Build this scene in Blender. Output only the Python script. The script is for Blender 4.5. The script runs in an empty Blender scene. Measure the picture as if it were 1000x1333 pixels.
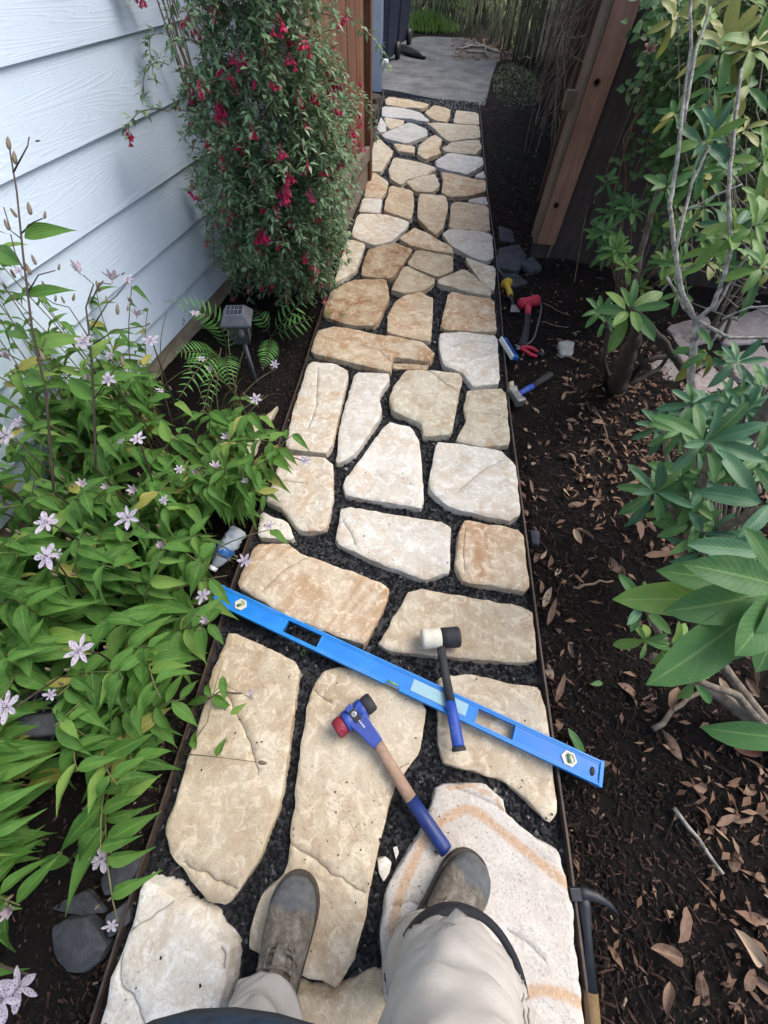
import bpy, bmesh, math, random
from mathutils import Vector, Matrix, noise, geometry
R_ = random.Random(7)
sc = bpy.context.scene
COL = sc.collection

# ------------------------------------------------------------------ camera
H = 1.28
PITCH, YAW, ROLL = map(math.radians, (57.2, 5.4, 3.0))
_fh = Vector((-math.sin(YAW), math.cos(YAW), 0))
FW = _fh * math.cos(PITCH) + Vector((0, 0, -math.sin(PITCH)))
_r0 = Vector((math.cos(YAW), math.sin(YAW), 0)); _u0 = _r0.cross(FW)
RT = _r0 * math.cos(ROLL) + _u0 * math.sin(ROLL)
UP = _u0 * math.cos(ROLL) - _r0 * math.sin(ROLL)
CP = Vector((0, 0, H))
cd = bpy.data.cameras.new('camera'); cam = bpy.data.objects.new('camera', cd); COL.objects.link(cam)
cd.sensor_fit = 'VERTICAL'; cd.sensor_height = 36; cd.lens = 500 / 1333 * 36
cd.clip_start = 0.02; cd.clip_end = 500
cam.matrix_world = Matrix(((RT.x, UP.x, -FW.x, CP.x), (RT.y, UP.y, -FW.y, CP.y), (RT.z, UP.z, -FW.z, CP.z), (0, 0, 0, 1)))
sc.camera = cam

# ------------------------------------------------------------------ light
SUN_EL, SUN_AZ = math.radians(53), math.radians(58)      # azimuth from +Y towards +X
w = bpy.data.worlds.new('World'); sc.world = w; w.use_nodes = True
nt = w.node_tree; bg = nt.nodes['Background']
sky = nt.nodes.new('ShaderNodeTexSky'); sky.sky_type = 'NISHITA'; sky.sun_disc = False
sky.sun_elevation = SUN_EL; sky.sun_rotation = SUN_AZ; sky.dust_density = 4; sky.air_density = 1.0
nt.links.new(sky.outputs[0], bg.inputs[0]); bg.inputs[1].default_value = 0.15
sl = bpy.data.lights.new('sun', 'SUN'); sl.energy = 1.35; sl.angle = math.radians(40); sl.color = (1, .98, .95)
sun = bpy.data.objects.new('sun', sl); COL.objects.link(sun)
sdir = Vector((math.sin(SUN_AZ) * math.cos(SUN_EL), math.cos(SUN_AZ) * math.cos(SUN_EL), math.sin(SUN_EL)))
sun.rotation_euler = sdir.to_track_quat('Z', 'Y').to_euler(); sun.location = (3, 6, 12)
sc.view_settings.view_transform = 'Standard'; sc.view_settings.look = 'None'
sc.view_settings.gamma = 1; sc.view_settings.use_curve_mapping = False
sc.view_settings.exposure = 0.72
sc.render.engine = 'CYCLES'
sc.cycles.use_denoising = True
sc.cycles.max_bounces = 6; sc.cycles.transparent_max_bounces = 8

# ------------------------------------------------------------------ helpers
def ray(px, py): return RT * ((px - 500) / 500) + UP * ((666.5 - py) / 500) + FW
def G(px, py, z=0.0):
    d = ray(px, py); return CP + d * ((z - H) / d.z)
def D(px, py, t): return CP + ray(px, py) * t
def atX(px, py, X):
    d = ray(px, py); return CP + d * (X / d.x)
def atY(px, py, Y):
    d = ray(px, py); return CP + d * (Y / d.y)
def U(a, b): return R_.uniform(a, b)

def tag(o, label=None, cat=None, group=None, kind=None):
    if label: o['label'] = label
    if cat: o['category'] = cat
    if group: o['group'] = group
    if kind: o['kind'] = kind
    return o
def thing(name, loc, label, cat, group=None):
    o = bpy.data.objects.new(name, None); COL.objects.link(o); o.location = loc
    o.empty_display_size = .05
    return tag(o, label, cat, group)
def wloc(o):
    v = Vector((0, 0, 0))
    while o is not None:
        v += o.location; o = o.parent
    return v

class MB:
    def __init__(s): s.v = []; s.f = []; s.uv = []; s.mi = []; s.sm = []
    def add(s, vs, fs, M=None, uv=None, mi=0, smooth=True):
        b = len(s.v)
        for k, p in enumerate(vs):
            p = Vector(p)
            s.v.append(M @ p if M else p)
            s.uv.append(uv[k] if uv else (0, 0))
        for f in fs:
            s.f.append([b + i for i in f]); s.mi.append(mi); s.sm.append(smooth)
        return s
    def box(s, c, sz, M=None, mi=0):
        x, y, z = (a / 2 for a in sz); c = Vector(c)
        vs = [c + Vector((a, b, d)) for a in (-x, x) for b in (-y, y) for d in (-z, z)]
        return s.add(vs, [(0, 1, 3, 2), (4, 6, 7, 5), (0, 4, 5, 1), (2, 3, 7, 6), (0, 2, 6, 4), (1, 5, 7, 3)], M, mi=mi, smooth=False)
    def tube(s, pts, rad, n=6, M=None, cap=True, mi=0, flat=1.0):
        pts = [Vector(p) for p in pts]; m = len(pts)
        if not hasattr(rad, '__len__'): rad = [rad] * m
        vs, fs, uv = [], [], []
        t0 = (pts[1] - pts[0]).normalized()
        ref = Vector((0, 0, 1)) if abs(t0.z) < .9 else Vector((1, 0, 0))
        a = t0.cross(ref).normalized()
        for i in range(m):
            t = (pts[min(i + 1, m - 1)] - pts[max(i - 1, 0)]).normalized()
            a = (a - t * a.dot(t)).normalized(); b = t.cross(a)
            for k in range(n):
                th = 2 * math.pi * k / n
                vs.append(pts[i] + (a * math.cos(th) + b * math.sin(th) * flat) * rad[i]); uv.append((k / n, i / m))
        for i in range(m - 1):
            for k in range(n):
                k2 = (k + 1) % n
                fs.append((i * n + k, i * n + k2, (i + 1) * n + k2, (i + 1) * n + k))
        if cap:
            fs.append(tuple(range(n))[::-1]); fs.append(tuple((m - 1) * n + k for k in range(n)))
        return s.add(vs, fs, M, uv, mi)
    def lathe(s, prof, n=24, M=None, mi=0):
        vs = [(r * math.cos(2 * math.pi * k / n), r * math.sin(2 * math.pi * k / n), z) for r, z in prof for k in range(n)]
        fs = [(i * n + k, i * n + (k + 1) % n, (i + 1) * n + (k + 1) % n, (i + 1) * n + k) for i in range(len(prof) - 1) for k in range(n)]
        fs.append(tuple(range(n))[::-1]); fs.append(tuple((len(prof) - 1) * n + k for k in range(n)))
        return s.add(vs, fs, M, mi=mi)
    def mesh(s, name, mats, off=Vector((0, 0, 0))):
        me = bpy.data.meshes.new(name)
        me.from_pydata([tuple(v - off) for v in s.v], [], s.f)
        for m in (mats if isinstance(mats, (list, tuple)) else [mats]): me.materials.append(m)
        me.polygons.foreach_set('use_smooth', s.sm); me.polygons.foreach_set('material_index', s.mi)
        ul = me.uv_layers.new(name='UVMap')
        fl = []
        for l in me.loops: fl.extend(s.uv[l.vertex_index])
        ul.data.foreach_set('uv', fl)
        me.validate(); me.update()
        return me
    def build(s, name, mats, parent=None, bevel=0, seg=2, origin=None):
        off = wloc(parent) if parent is not None else (Vector(origin) if origin is not None else Vector((0, 0, 0)))
        me = s.mesh(name, mats, off)
        o = bpy.data.objects.new(name, me); COL.objects.link(o)
        if parent is not None: o.parent = parent
        elif origin is not None: o.location = off
        if bevel:
            bm = bmesh.new(); bm.from_mesh(me)
            bmesh.ops.recalc_face_normals(bm, faces=bm.faces)
            es = [e for e in bm.edges if len(e.link_faces) == 2 and e.calc_face_angle(0) > .7]
            bmesh.ops.bevel(bm, geom=es, offset=bevel, segments=seg, profile=.6, affect='EDGES', clamp_overlap=True)
            bm.to_mesh(me); bm.free()
        return o
def inst(name, me, M, parent=None):
    """one object sharing the mesh me, at world matrix M"""
    o = bpy.data.objects.new(name, me); COL.objects.link(o)
    if parent is not None:
        o.parent = parent; M = Matrix.Translation(-wloc(parent)) @ M
    o.matrix_basis = M
    return o
def frame(x, y, z, o):
    return Matrix(((x.x, y.x, z.x, o.x), (x.y, y.y, z.y, o.y), (x.z, y.z, z.z, o.z), (0, 0, 0, 1)))
def aim(o, ydir, zhint=Vector((0, 0, 1)), s=1.0):
    """matrix whose +Y runs along ydir, +Z near zhint"""
    y = Vector(ydir).normalized(); x = y.cross(zhint)
    if x.length < 1e-4: x = Vector((1, 0, 0))
    x.normalize(); z = x.cross(y)
    return frame(x * s, y * s, z * s, Vector(o))
def fbm(p, o=4): return noise.fractal(Vector(p), 1.0, 2.0, o, noise_basis='PERLIN_ORIGINAL')

# ------------------------------------------------------------------ materials
def newmat(name):
    m = bpy.data.materials.new(name); m.use_nodes = True
    return m, m.node_tree, m.node_tree.nodes['Principled BSDF']
class NT:
    def __init__(s, nt): s.nt = nt
    def n(s, t, **kw):
        x = s.nt.nodes.new('ShaderNode' + t)
        for k, v in kw.items():
            if hasattr(x, k) and k not in x.inputs: setattr(x, k, v)
            else: s.set(x.inputs[k], v)
        return x
    def set(s, sock, v):
        if isinstance(v, bpy.types.NodeSocket): s.nt.links.new(v, sock)
        else: sock.default_value = v
    def coord(s, rnd=True, kind='Object'):
        tc = s.n('TexCoord').outputs[kind]
        if not rnd: return tc
        oi = s.n('ObjectInfo').outputs['Random']
        mu = s.n('Math', operation='MULTIPLY'); s.set(mu.inputs[0], oi); mu.inputs[1].default_value = 37
        ad = s.n('VectorMath', operation='ADD'); s.set(ad.inputs[0], tc); s.set(ad.inputs[1], mu.outputs[0])
        return ad.outputs[0]
    def noise(s, vec, scale, detail=5, rough=.6, dist=0):
        x = s.n('TexNoise'); s.set(x.inputs['Vector'], vec); x.inputs['Scale'].default_value = scale
        x.inputs['Detail'].default_value = detail; x.inputs['Roughness'].default_value = rough; x.inputs['Distortion'].default_value = dist
        return x.outputs['Fac']
    def ramp(s, fac, stops, mode='LINEAR'):
        x = s.n('ValToRGB'); s.set(x.inputs[0], fac); e = x.color_ramp.elements; x.color_ramp.interpolation = mode
        while len(e) < len(stops): e.new(.5)
        for k, (p, c) in enumerate(stops):
            e[k].position = p; e[k].color = (*c, 1) if hasattr(c, '__len__') else (c, c, c, 1)
        return x.outputs[0]
    def mix(s, fac, a, b, mode='MIX'):
        x = s.n('Mix', data_type='RGBA', blend_type=mode)
        s.set(x.inputs[0], fac)
        for k, v in ((6, a), (7, b)):
            s.set(x.inputs[k], (*v, 1) if isinstance(v, tuple) and len(v) == 3 else v)
        return x.outputs[2]
    def math(s, op, a, b=0.0):
        x = s.n('Math', operation=op); s.set(x.inputs[0], a); s.set(x.inputs[1], b); return x.outputs[0]
    def bump(s, h, strength=.5, dist=.01, nrm=None):
        x = s.n('Bump'); s.set(x.inputs['Height'], h); x.inputs['Strength'].default_value = strength; x.inputs['Distance'].default_value = dist
        if nrm: s.set(x.inputs['Normal'], nrm)
        return x.outputs[0]

def simple(name, c, rough=.6, var=.25, scale=30, bump=.2, bscale=80, bdist=.002, metal=0, spec=.5, c2=None, wear=None):
    m, nt, p = newmat(name); h = NT(nt); v = h.coord()
    n1 = h.noise(v, scale, 6)
    lo = tuple(x * (1 - var) for x in c); hi = c2 or tuple(min(1, x * (1 + var)) for x in c)
    col = h.ramp(n1, [(.3, lo), (.7, hi)])
    if wear:
        n3 = h.noise(v, scale * .5, 8, .75)
        col = h.mix(h.ramp(n3, [(.56, 0), (.66, 1)]), col, wear)
        h.set(p.inputs['Roughness'], h.ramp(n3, [(.4, rough), (.7, min(1, rough + .3))]))
    else: p.inputs['Roughness'].default_value = rough
    h.set(p.inputs['Base Color'], col); p.inputs['Metallic'].default_value = metal
    p.inputs['Specular IOR Level'].default_value = spec
    if bump: h.set(p.inputs['Normal'], h.bump(h.noise(v, bscale, 6), bump, bdist))
    return m

def stone_mat(name, pale, mid, rust, bandf=.0, rustf=.5, speck=.6, veins=.4):
    m, nt, p = newmat(name); h = NT(nt); v = h.coord()
    oi = h.n('ObjectInfo').outputs['Random']
    rot = h.n('VectorRotate', rotation_type='Z_AXIS'); h.set(rot.inputs['Vector'], v); h.set(rot.inputs['Angle'], h.math('MULTIPLY', oi, 6.28))
    v2 = rot.outputs[0]
    big = h.noise(v, 5.5, 9, .68, .5)
    col = h.mix(h.ramp(big, [(.38, 0), (.64, 1)]), pale, mid)
    big2 = h.noise(v2, 11, 8, .7, .8)
    col = h.mix(h.math('MULTIPLY', h.ramp(big2, [(.54, 0), (.70, 1)]), .35), col, tuple(x * .72 for x in mid))
    # iron staining, in cloudy patches
    n2 = h.noise(v2, 6.0, 9, .68, 1.2)
    col = h.mix(h.math('MULTIPLY', h.ramp(n2, [(.49, 0), (.60, 1)]), rustf), col, rust)
    if bandf:                                            # bedding streaks: noise drawn out along one direction
        mp = h.n('Mapping'); h.set(mp.inputs['Vector'], v2); mp.inputs['Scale'].default_value = (9, 1.3, 1)
        st = h.noise(mp.outputs[0], 1.6, 6, .6, .9)
        area = h.ramp(h.noise(v, 3.2, 3), [(.36, .15), (.58, 1)])
        col = h.mix(h.math('MULTIPLY', h.math('MULTIPLY', h.ramp(st, [(.47, 0), (.62, 1)]), bandf), area), col, rust)
    # pale scuffs and chisel bruises left by splitting
    n3 = h.noise(v, 26, 10, .7, .9)
    col = h.mix(h.math('MULTIPLY', h.ramp(n3, [(.50, 0), (.60, 1)]), .55), col, tuple(min(.80, x * 1.24 + (.05 if pale[0] > .2 else .012)) for x in pale))
    n6 = h.noise(v, 13, 6, .6, 3.5)
    thin = h.ramp(n6, [(.485, 0), (.5, 1), (.515, 0)])
    col = h.mix(h.math('MULTIPLY', thin, .4), col, tuple(x * .55 for x in rust))
    # dark fine grain, only where the face is rough
    n4 = h.noise(v, 150, 4, .7)
    gm = h.ramp(h.noise(v, 8, 4), [(.42, .1), (.62, .5)])
    col = h.mix(h.math('MULTIPLY', h.ramp(n4, [(.32, 1), (.46, 0)]), gm), col, tuple(x * .45 for x in mid))
    n5 = h.noise(v, 17, 9, .74, 1.4)
    col = h.mix(h.math('MULTIPLY', h.ramp(n5, [(.30, 1), (.43, 0)]), .42), col, tuple(x * .55 for x in mid))
    at = h.n('Attribute', attribute_name='crack').outputs['Fac']
    col = h.mix(h.math('MULTIPLY', at, .75), col, tuple(x * .3 for x in mid))
    hv = h.n('HueSaturation'); h.set(hv.inputs['Color'], col)
    h.set(hv.inputs['Value'], h.math('ADD', h.math('MULTIPLY', oi, .22), .89))
    h.set(p.inputs['Base Color'], hv.outputs[0]); p.inputs['Roughness'].default_value = .88
    p.inputs['Specular IOR Level'].default_value = .3
    b1 = h.bump(h.noise(v, 18, 10, .64, 1.0), .55, .010)
    b2 = h.bump(h.noise(v, 110, 6, .65), .25, .003, b1)
    h.set(p.inputs['Normal'], b2)
    return m

def leaf_mat(name, dark, mid, light, veinc=None, para=0, gloss=.4, trans=.22, side=0, spot=None, dry=None, island=False):
    m, nt, p = newmat(name); h = NT(nt)
    if island: rnd = h.n('NewGeometry').outputs['Random Per Island']
    else: rnd = h.n('ObjectInfo').outputs['Random']
    col = h.ramp(rnd, [(.0, dark), (.45, mid), (.85, mid), (1, light)])
    v = h.coord(not island)
    col = h.mix(h.math('MULTIPLY', h.ramp(h.noise(v, 28 if island else 5.5, 6, .7), [(.4, 0), (.7, 1)]), .35), col, light)
    if not island:                                      # blemishes and dull patches on each leaf
        col = h.mix(h.math('MULTIPLY', h.ramp(h.noise(v, 9, 8, .75, .6), [(.58, 0), (.70, 1)]), .5), col, tuple(x * .55 for x in dark))
        if trans > .1 and not spot: col = h.mix(h.ramp(h.noise(v, 14, 4, .6), [(.70, 0), (.76, .55)]), col, (.30, .24, .10))
    uv = h.n('UVMap').outputs[0]; sx = h.n('SeparateXYZ'); h.set(sx.inputs[0], uv)
    au = h.math('ABSOLUTE', sx.outputs[0])
    hgt = None
    if veinc:
        midrib = h.ramp(au, [(.02, 1), (.09, 0)])
        col = h.mix(h.math('MULTIPLY', midrib, .75), col, veinc)
        if para:
            sn = h.math('SINE', h.math('MULTIPLY', sx.outputs[0], para)); hgt = sn
            col = h.mix(h.ramp(sn, [(.55, 0), (1, .38)]), col, dark)
        else:
            sn = h.math('SINE', h.math('MULTIPLY', h.math('SUBTRACT', sx.outputs[1], h.math('MULTIPLY', au, .22)), 75)); hgt = sn
            col = h.mix(h.ramp(sn, [(.85, 0), (1, .10)]), col, veinc)
    if spot:
        vo = h.n('TexVoronoi'); h.set(vo.inputs['Vector'], v); vo.inputs['Scale'].default_value = 8.5
        col = h.mix(h.ramp(vo.outputs['Distance'], [(.24, .9), (.36, 0)]), col, spot)
    if dry:
        tipf = h.math('MULTIPLY', h.ramp(h.math('ADD', sx.outputs[1], h.math('MULTIPLY', h.noise(v, 5, 4), .5)), [(1.08, 0), (1.2, 1)]), h.ramp(rnd, [(.62, 0), (.7, 1)]))
        col = h.mix(tipf, col, dry)
    h.set(p.inputs['Base Color'], col); p.inputs['Roughness'].default_value = gloss
    p.inputs['Specular IOR Level'].default_value = .28
    if hgt: h.set(p.inputs['Normal'], h.bump(hgt, .35 if para else .12, .0015 if para else .0006))
    if trans:
        out = nt.nodes['Material Output']; tr = h.n('BsdfTranslucent'); h.set(tr.inputs['Color'], h.mix(.5, col, light))
        mx = h.n('MixShader'); mx.inputs[0].default_value = trans
        nt.links.new(p.outputs[0], mx.inputs[1]); nt.links.new(tr.outputs[0], mx.inputs[2]); nt.links.new(mx.outputs[0], out.inputs[0])
    return m

def wood_mat(name, c1, c2, axis='Z', scale=14, rough=.75, knot=0):
    m, nt, p = newmat(name); h = NT(nt); v = h.coord()
    mp = h.n('Mapping'); h.set(mp.inputs['Vector'], v)
    mp.inputs['Scale'].default_value = {'Z': (1, 1, .06), 'X': (.06, 1, 1), 'Y': (1, .06, 1)}[axis]
    n1 = h.noise(mp.outputs[0], scale * 3, 8, .65, .6); n2 = h.noise(v, 5, 4)
    col = h.ramp(n1, [(.3, c1), (.68, c2)])
    col = h.mix(h.math('MULTIPLY', h.ramp(n2, [(.4, 0), (.7, 1)]), .5), col, tuple(x * .6 for x in c1))
    oi = h.n('ObjectInfo').outputs['Random']
    hv = h.n('HueSaturation'); h.set(hv.inputs['Color'], col); h.set(hv.inputs['Value'], h.math('ADD', h.math('MULTIPLY', oi, .35), .82))
    h.set(p.inputs['Base Color'], hv.outputs[0]); p.inputs['Roughness'].default_value = rough; p.inputs['Specular IOR Level'].default_value = .25
    h.set(p.inputs['Normal'], h.bump(n1, .5, .004))
    return m

M = {}
M['cream'] = stone_mat('stone_cream', (0.640, 0.590, 0.471), (0.490, 0.414, 0.302), (0.429, 0.293, 0.169), .35, .45, .7)
M['scuff'] = stone_mat('stone_scuffed_tan', (0.600, 0.530, 0.404), (0.450, 0.359, 0.245), (0.400, 0.273, 0.161), .3, .4, .5)
M['white'] = stone_mat('stone_white', (0.676, 0.650, 0.580), (0.529, 0.483, 0.408), (0.490, 0.364, 0.229), .25, .4, .6)
M['whiteband'] = stone_mat('stone_white_banded', (0.666, 0.630, 0.541), (0.539, 0.473, 0.380), (0.490, 0.305, 0.150), .75, .35, .5)
M['tan'] = stone_mat('stone_tan', (0.560, 0.485, 0.349), (0.429, 0.338, 0.221), (0.390, 0.247, 0.132), .3, .5, .6)
M['tanband'] = stone_mat('stone_tan_banded', (0.579, 0.504, 0.386), (0.440, 0.343, 0.226), (0.370, 0.202, 0.098), .8, .4, .4)
M['orange'] = stone_mat('stone_orange', (0.588, 0.512, 0.378), (0.461, 0.335, 0.202), (0.412, 0.217, 0.097), .3, .75, .5)
M['brown'] = stone_mat('stone_brown', (0.490, 0.404, 0.273), (0.333, 0.217, 0.119), (0.255, 0.123, 0.053), .4, .75, .4)
M['grey'] = stone_mat('stone_grey', (.50, .49, .46), (.40, .38, .35), (.40, .33, .25), 0, .3, .9)
M['greytan'] = stone_mat('stone_grey_tan', (0.500, 0.454, 0.349), (0.410, 0.343, 0.245), (0.370, 0.262, 0.151), 0, .45, .8)
M['slate'] = stone_mat('slate', (.062, .070, .083), (.030, .034, .041), (.055, .045, .04), .3, .4, 0)
M['grit'] = simple('black_grit', (.012, .0125, .015), .6, .6, 60, .6, 200, .003, c2=(.03, .032, .036))
M['sidestone'] = stone_mat('stone_pink_grey', (.36, .32, .30), (.28, .24, .23), (.3, .2, .17), 0, .3, .6)

# soil
def soil_mat():
    m, nt, p = newmat('soil'); h = NT(nt); v = h.coord(False)
    n = h.noise(v, 26, 10, .75); n2 = h.noise(v, 3, 4); n3 = h.noise(v, 120, 6, .7)
    col = h.ramp(n, [(.32, (.005, .0045, .004)), (.55, (.012, .010, .009)), (.72, (.03, .021, .017))])
    col = h.mix(h.ramp(n2, [(.45, 0), (.7, .6)]), col, (.022, .012, .010))
    h.set(p.inputs['Base Color'], col); p.inputs['Roughness'].default_value = .95; p.inputs['Specular IOR Level'].default_value = .2
    b = h.bump(n, 1, .03); h.set(p.inputs['Normal'], h.bump(n3, .8, .006, b))
    return m
M['soil'] = soil_mat()
def chip_mat(name, stops):
    m, nt, p = newmat(name); h = NT(nt)
    col = h.ramp(h.n('NewGeometry').outputs['Random Per Island'], stops)
    h.set(p.inputs['Base Color'], col); p.inputs['Roughness'].default_value = .9; p.inputs['Specular IOR Level'].default_value = .2
    return m
M['chips'] = chip_mat('bark_chips', [(0, (.007, .006, .006)), (.55, (.021, .014, .011)), (.88, (.05, .028, .021)), (.98, (.10, .06, .045)), (1, (.26, .21, .15))])
M['gravel'] = chip_mat('black_gravel', [(0, (.006, .006, .008)), (.6, (.014, .015, .017)), (.93, (.036, .038, .043)), (.985, (.11, .115, .12)), (1, (.28, .27, .25))])

def concrete_mat():
    m, nt, p = newmat('concrete'); h = NT(nt); v = h.coord(False)
    n = h.noise(v, 3, 8, .65); n2 = h.noise(v, 90, 4, .7)
    col = h.ramp(n, [(.36, (.07, .073, .078)), (.62, (.17, .17, .168))])
    col = h.mix(h.ramp(n2, [(.38, .6), (.5, 0)]), col, (.06, .06, .055))
    h.set(p.inputs['Base Color'], col); p.inputs['Roughness'].default_value = .92
    h.set(p.inputs['Normal'], h.bump(n2, .5, .006))
    return m
M['concrete'] = concrete_mat()
def siding_mat():
    m, nt, p = newmat('painted_siding'); h = NT(nt); v = h.coord()
    # embossed wood grain: level lines of a slow noise field, drawn out along the board
    mp = h.n('Mapping'); h.set(mp.inputs['Vector'], v); mp.inputs['Scale'].default_value = (.42, 1, 9)
    fld = h.noise(mp.outputs[0], .9, 2.5, .45, .15)
    gr = h.math('SINE', h.math('MULTIPLY', fld, 330))
    mod = h.ramp(h.noise(v, 7, 3), [(.3, .25), (.7, 1)])
    gr = h.math('MULTIPLY', h.ramp(gr, [(.35, 0), (.75, 1)]), mod)
    n = h.noise(v, 4, 5)
    dirt = h.noise(v, 60, 6, .75)
    col = h.ramp(n, [(.3, (.63, .745, .88)), (.7, (.67, .78, .91))])
    col = h.mix(h.ramp(dirt, [(.66, 0), (.78, .35)]), col, (.4, .4, .38))
    col = h.mix(h.math('MULTIPLY', h.ramp(h.noise(v, 2.5, 7, .7), [(.5, 0), (.75, .14)]), 1.0), col, (.47, .50, .52))
    h.set(p.inputs['Base Color'], col); p.inputs['Roughness'].default_value = .55
    b = h.bump(gr, .26, .0018); h.set(p.inputs['Normal'], h.bump(h.noise(v, 150, 3), .12, .002, b))
    return m
M['siding'] = siding_mat()
M['trimpaint'] = simple('trim_paint', (.55, .60, .68), .5, .06, 8, .1)
M['foundation'] = simple('foundation_concrete', (.40, .33, .26), .9, .3, 9, .5, 60, .004)
M['fencewood'] = wood_mat('cedar_fence', (.15, .070, .042), (.25, .125, .075), 'Z')
M['fencegrey'] = wood_mat('weathered_rail', (.17, .14, .11), (.29, .25, .20), 'Y')
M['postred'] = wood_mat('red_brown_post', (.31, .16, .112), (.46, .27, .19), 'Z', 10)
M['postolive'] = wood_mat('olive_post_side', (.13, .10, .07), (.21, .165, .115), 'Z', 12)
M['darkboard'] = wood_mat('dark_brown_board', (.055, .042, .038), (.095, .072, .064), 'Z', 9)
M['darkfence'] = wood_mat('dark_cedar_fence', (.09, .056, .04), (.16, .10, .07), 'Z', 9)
M['edging'] = simple('edging_metal', (.035, .028, .024), .55, .4, 25, .3, c2=(.09, .06, .045))
M['navybin'] = simple('navy_plastic', (.012, .018, .05), .45, .2, 10, .05)
M['blackplastic'] = simple('black_plastic', (.018, .018, .02), .45, .3, 20, .1)
M['bark'] = simple('grey_brown_bark', (.13, .10, .075), .9, .45, 40, .8, 90, .004, c2=(.26, .22, .17))
M['palebark'] = simple('pale_lichen_bark', (.20, .17, .13), .9, .5, 55, .9, 120, .004, c2=(.50, .48, .42))
M['darkbark'] = simple('dark_bark', (.04, .03, .024), .9, .45, 30, .8, 80, .005)
M['drystem'] = simple('dry_stem', (.20, .14, .09), .9, .4, 30, .3)
M['lilystem'] = simple('lily_stem', (.09, .11, .035), .6, .4, 20, .1, c2=(.20, .19, .08))
M['darkstem'] = simple('dark_stem', (.045, .03, .022), .6, .4, 20, .1)
M['lily'] = leaf_mat('toad_lily_leaf', (.03, .11, .018), (.085, .225, .042), (.25, .39, .085), (.19, .38, .08), 26, .55, .38, dry=(.30, .17, .07))
M['lilyyellow'] = leaf_mat('yellowing_leaf', (.20, .24, .05), (.33, .32, .07), (.42, .36, .12), (.40, .38, .15), 30, .45, .3, dry=(.30, .15, .06))
M['rhodo'] = leaf_mat('rhododendron_leaf', (.035, .10, .036), (.07, .185, .055), (.15, .28, .08), (.22, .34, .11), 0, .5, .22)
M['rhodolight'] = leaf_mat('rhododendron_new_leaf', (.08, .19, .04), (.14, .28, .06), (.27, .37, .09), (.27, .38, .13), 0, .45, .28)
M['rhodoblue'] = leaf_mat('rhododendron_blue_leaf', (.035, .10, .052), (.065, .17, .082), (.13, .25, .125), (.17, .30, .15), 0, .5, .12)
M['rhodoyellow'] = leaf_mat('rhododendron_yellow_leaf', (.17, .22, .05), (.25, .28, .07), (.38, .36, .10), (.35, .36, .15), 0, .4, .25)
M['rhodored'] = leaf_mat('red_brown_leaf', (.14, .05, .035), (.16, .06, .04), (.2, .08, .05), (.24, .12, .08), 0, .45, .15)
M['vine'] = leaf_mat('vine_leaf', (.025, .075, .028), (.06, .145, .045), (.14, .24, .075), (.14, .24, .10), 0, .42, .2)
M['vinemass'] = leaf_mat('vine_leaf_mass', (.03, .085, .03), (.075, .17, .055), (.17, .28, .09), None, 0, .45, .2, island=True)
M['fern'] = leaf_mat('fern_leaf', (.05, .16, .04), (.11, .30, .07), (.24, .45, .12), (.12, .24, .07), 0, .5, .25)
M['fuchsia_leaf'] = leaf_mat('fuchsia_leaf', (.06, .135, .06), (.165, .29, .135), (.39, .49, .30), (.12, .18, .11), 0, .45, .15, island=True)
M['fuchsia'] = leaf_mat('fuchsia_flower', (.50, .015, .07), (.64, .03, .13), (.70, .08, .25), None, 0, .5, .25)
M['shrubleaf'] = leaf_mat('olive_shrub_leaf', (.04, .07, .028), (.085, .13, .05), (.20, .25, .11), None, 0, .5, .15, island=True)
M['farleaf'] = leaf_mat('bamboo_leaf', (.16, .26, .08), (.30, .42, .16), (.56, .64, .36), None, 0, .55, .55, island=True)
M['grassblade'] = leaf_mat('grass_blade', (.07, .17, .035), (.14, .27, .06), (.26, .38, .10), None, 0, .5, .3, island=True)
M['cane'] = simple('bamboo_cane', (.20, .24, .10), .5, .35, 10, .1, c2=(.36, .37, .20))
M['caneshaded'] = simple('shaded_bamboo_cane', (.07, .08, .04), .5, .35, 10, .1, c2=(.16, .15, .08))  # darker copy of the cane, shade painted into its colour
M['petal'] = leaf_mat('lily_petal', (.50, .44, .55), (.60, .55, .65), (.68, .64, .70), (.6, .5, .4), 0, .55, .3, spot=(.15, .05, .20))
M['petalplum'] = leaf_mat('lily_petal_closed', (.36, .28, .33), (.46, .38, .43), (.55, .46, .50), None, 0, .5, .2, spot=(.16, .07, .14))
M['bud'] = simple('lily_bud', (.10, .105, .05), .6, .4, 60, .1, c2=(.24, .17, .12))
M['dryleaf'] = leaf_mat('dry_leaf', (.06, .03, .022), (.19, .115, .08), (.46, .35, .24), (.30, .2, .13), 0, .7, .1)
M['drylitter'] = leaf_mat('dry_litter', (.07, .035, .024), (.15, .08, .05), (.36, .25, .16), None, 0, .8, .05, island=True)
M['levelblue'] = simple('blue_level_paint', (.004, .185, .62), .36, .12, 14, .06, 60, .001, wear=(.02, .23, .60))
M['levelrail'] = simple('blue_level_rail', (.01, .215, .64), .34, .12, 14, .04, 60, .001, wear=(.08, .22, .5))
M['sticker'] = None
M['white'+'rubber'] = simple('white_rubber', (.62, .59, .50), .65, .1, 40, .2, wear=(.28, .25, .2))
M['blackrubber'] = simple('black_rubber', (.022, .023, .027), .6, .4, 40, .2, wear=(.06, .06, .062))
M['bluehead'] = simple('blue_hammer_paint', (.02, .055, .30), .4, .2, 30, .1, wear=(.11, .15, .34))
M['bluegrip'] = simple('navy_grip_paint', (.012, .03, .15), .42, .25, 30, .1, wear=(.06, .09, .2))
M['bluegrip2'] = simple('blue_rubber_grip', (.02, .07, .36), .45, .25, 30, .1, wear=(.1, .14, .3))
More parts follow.
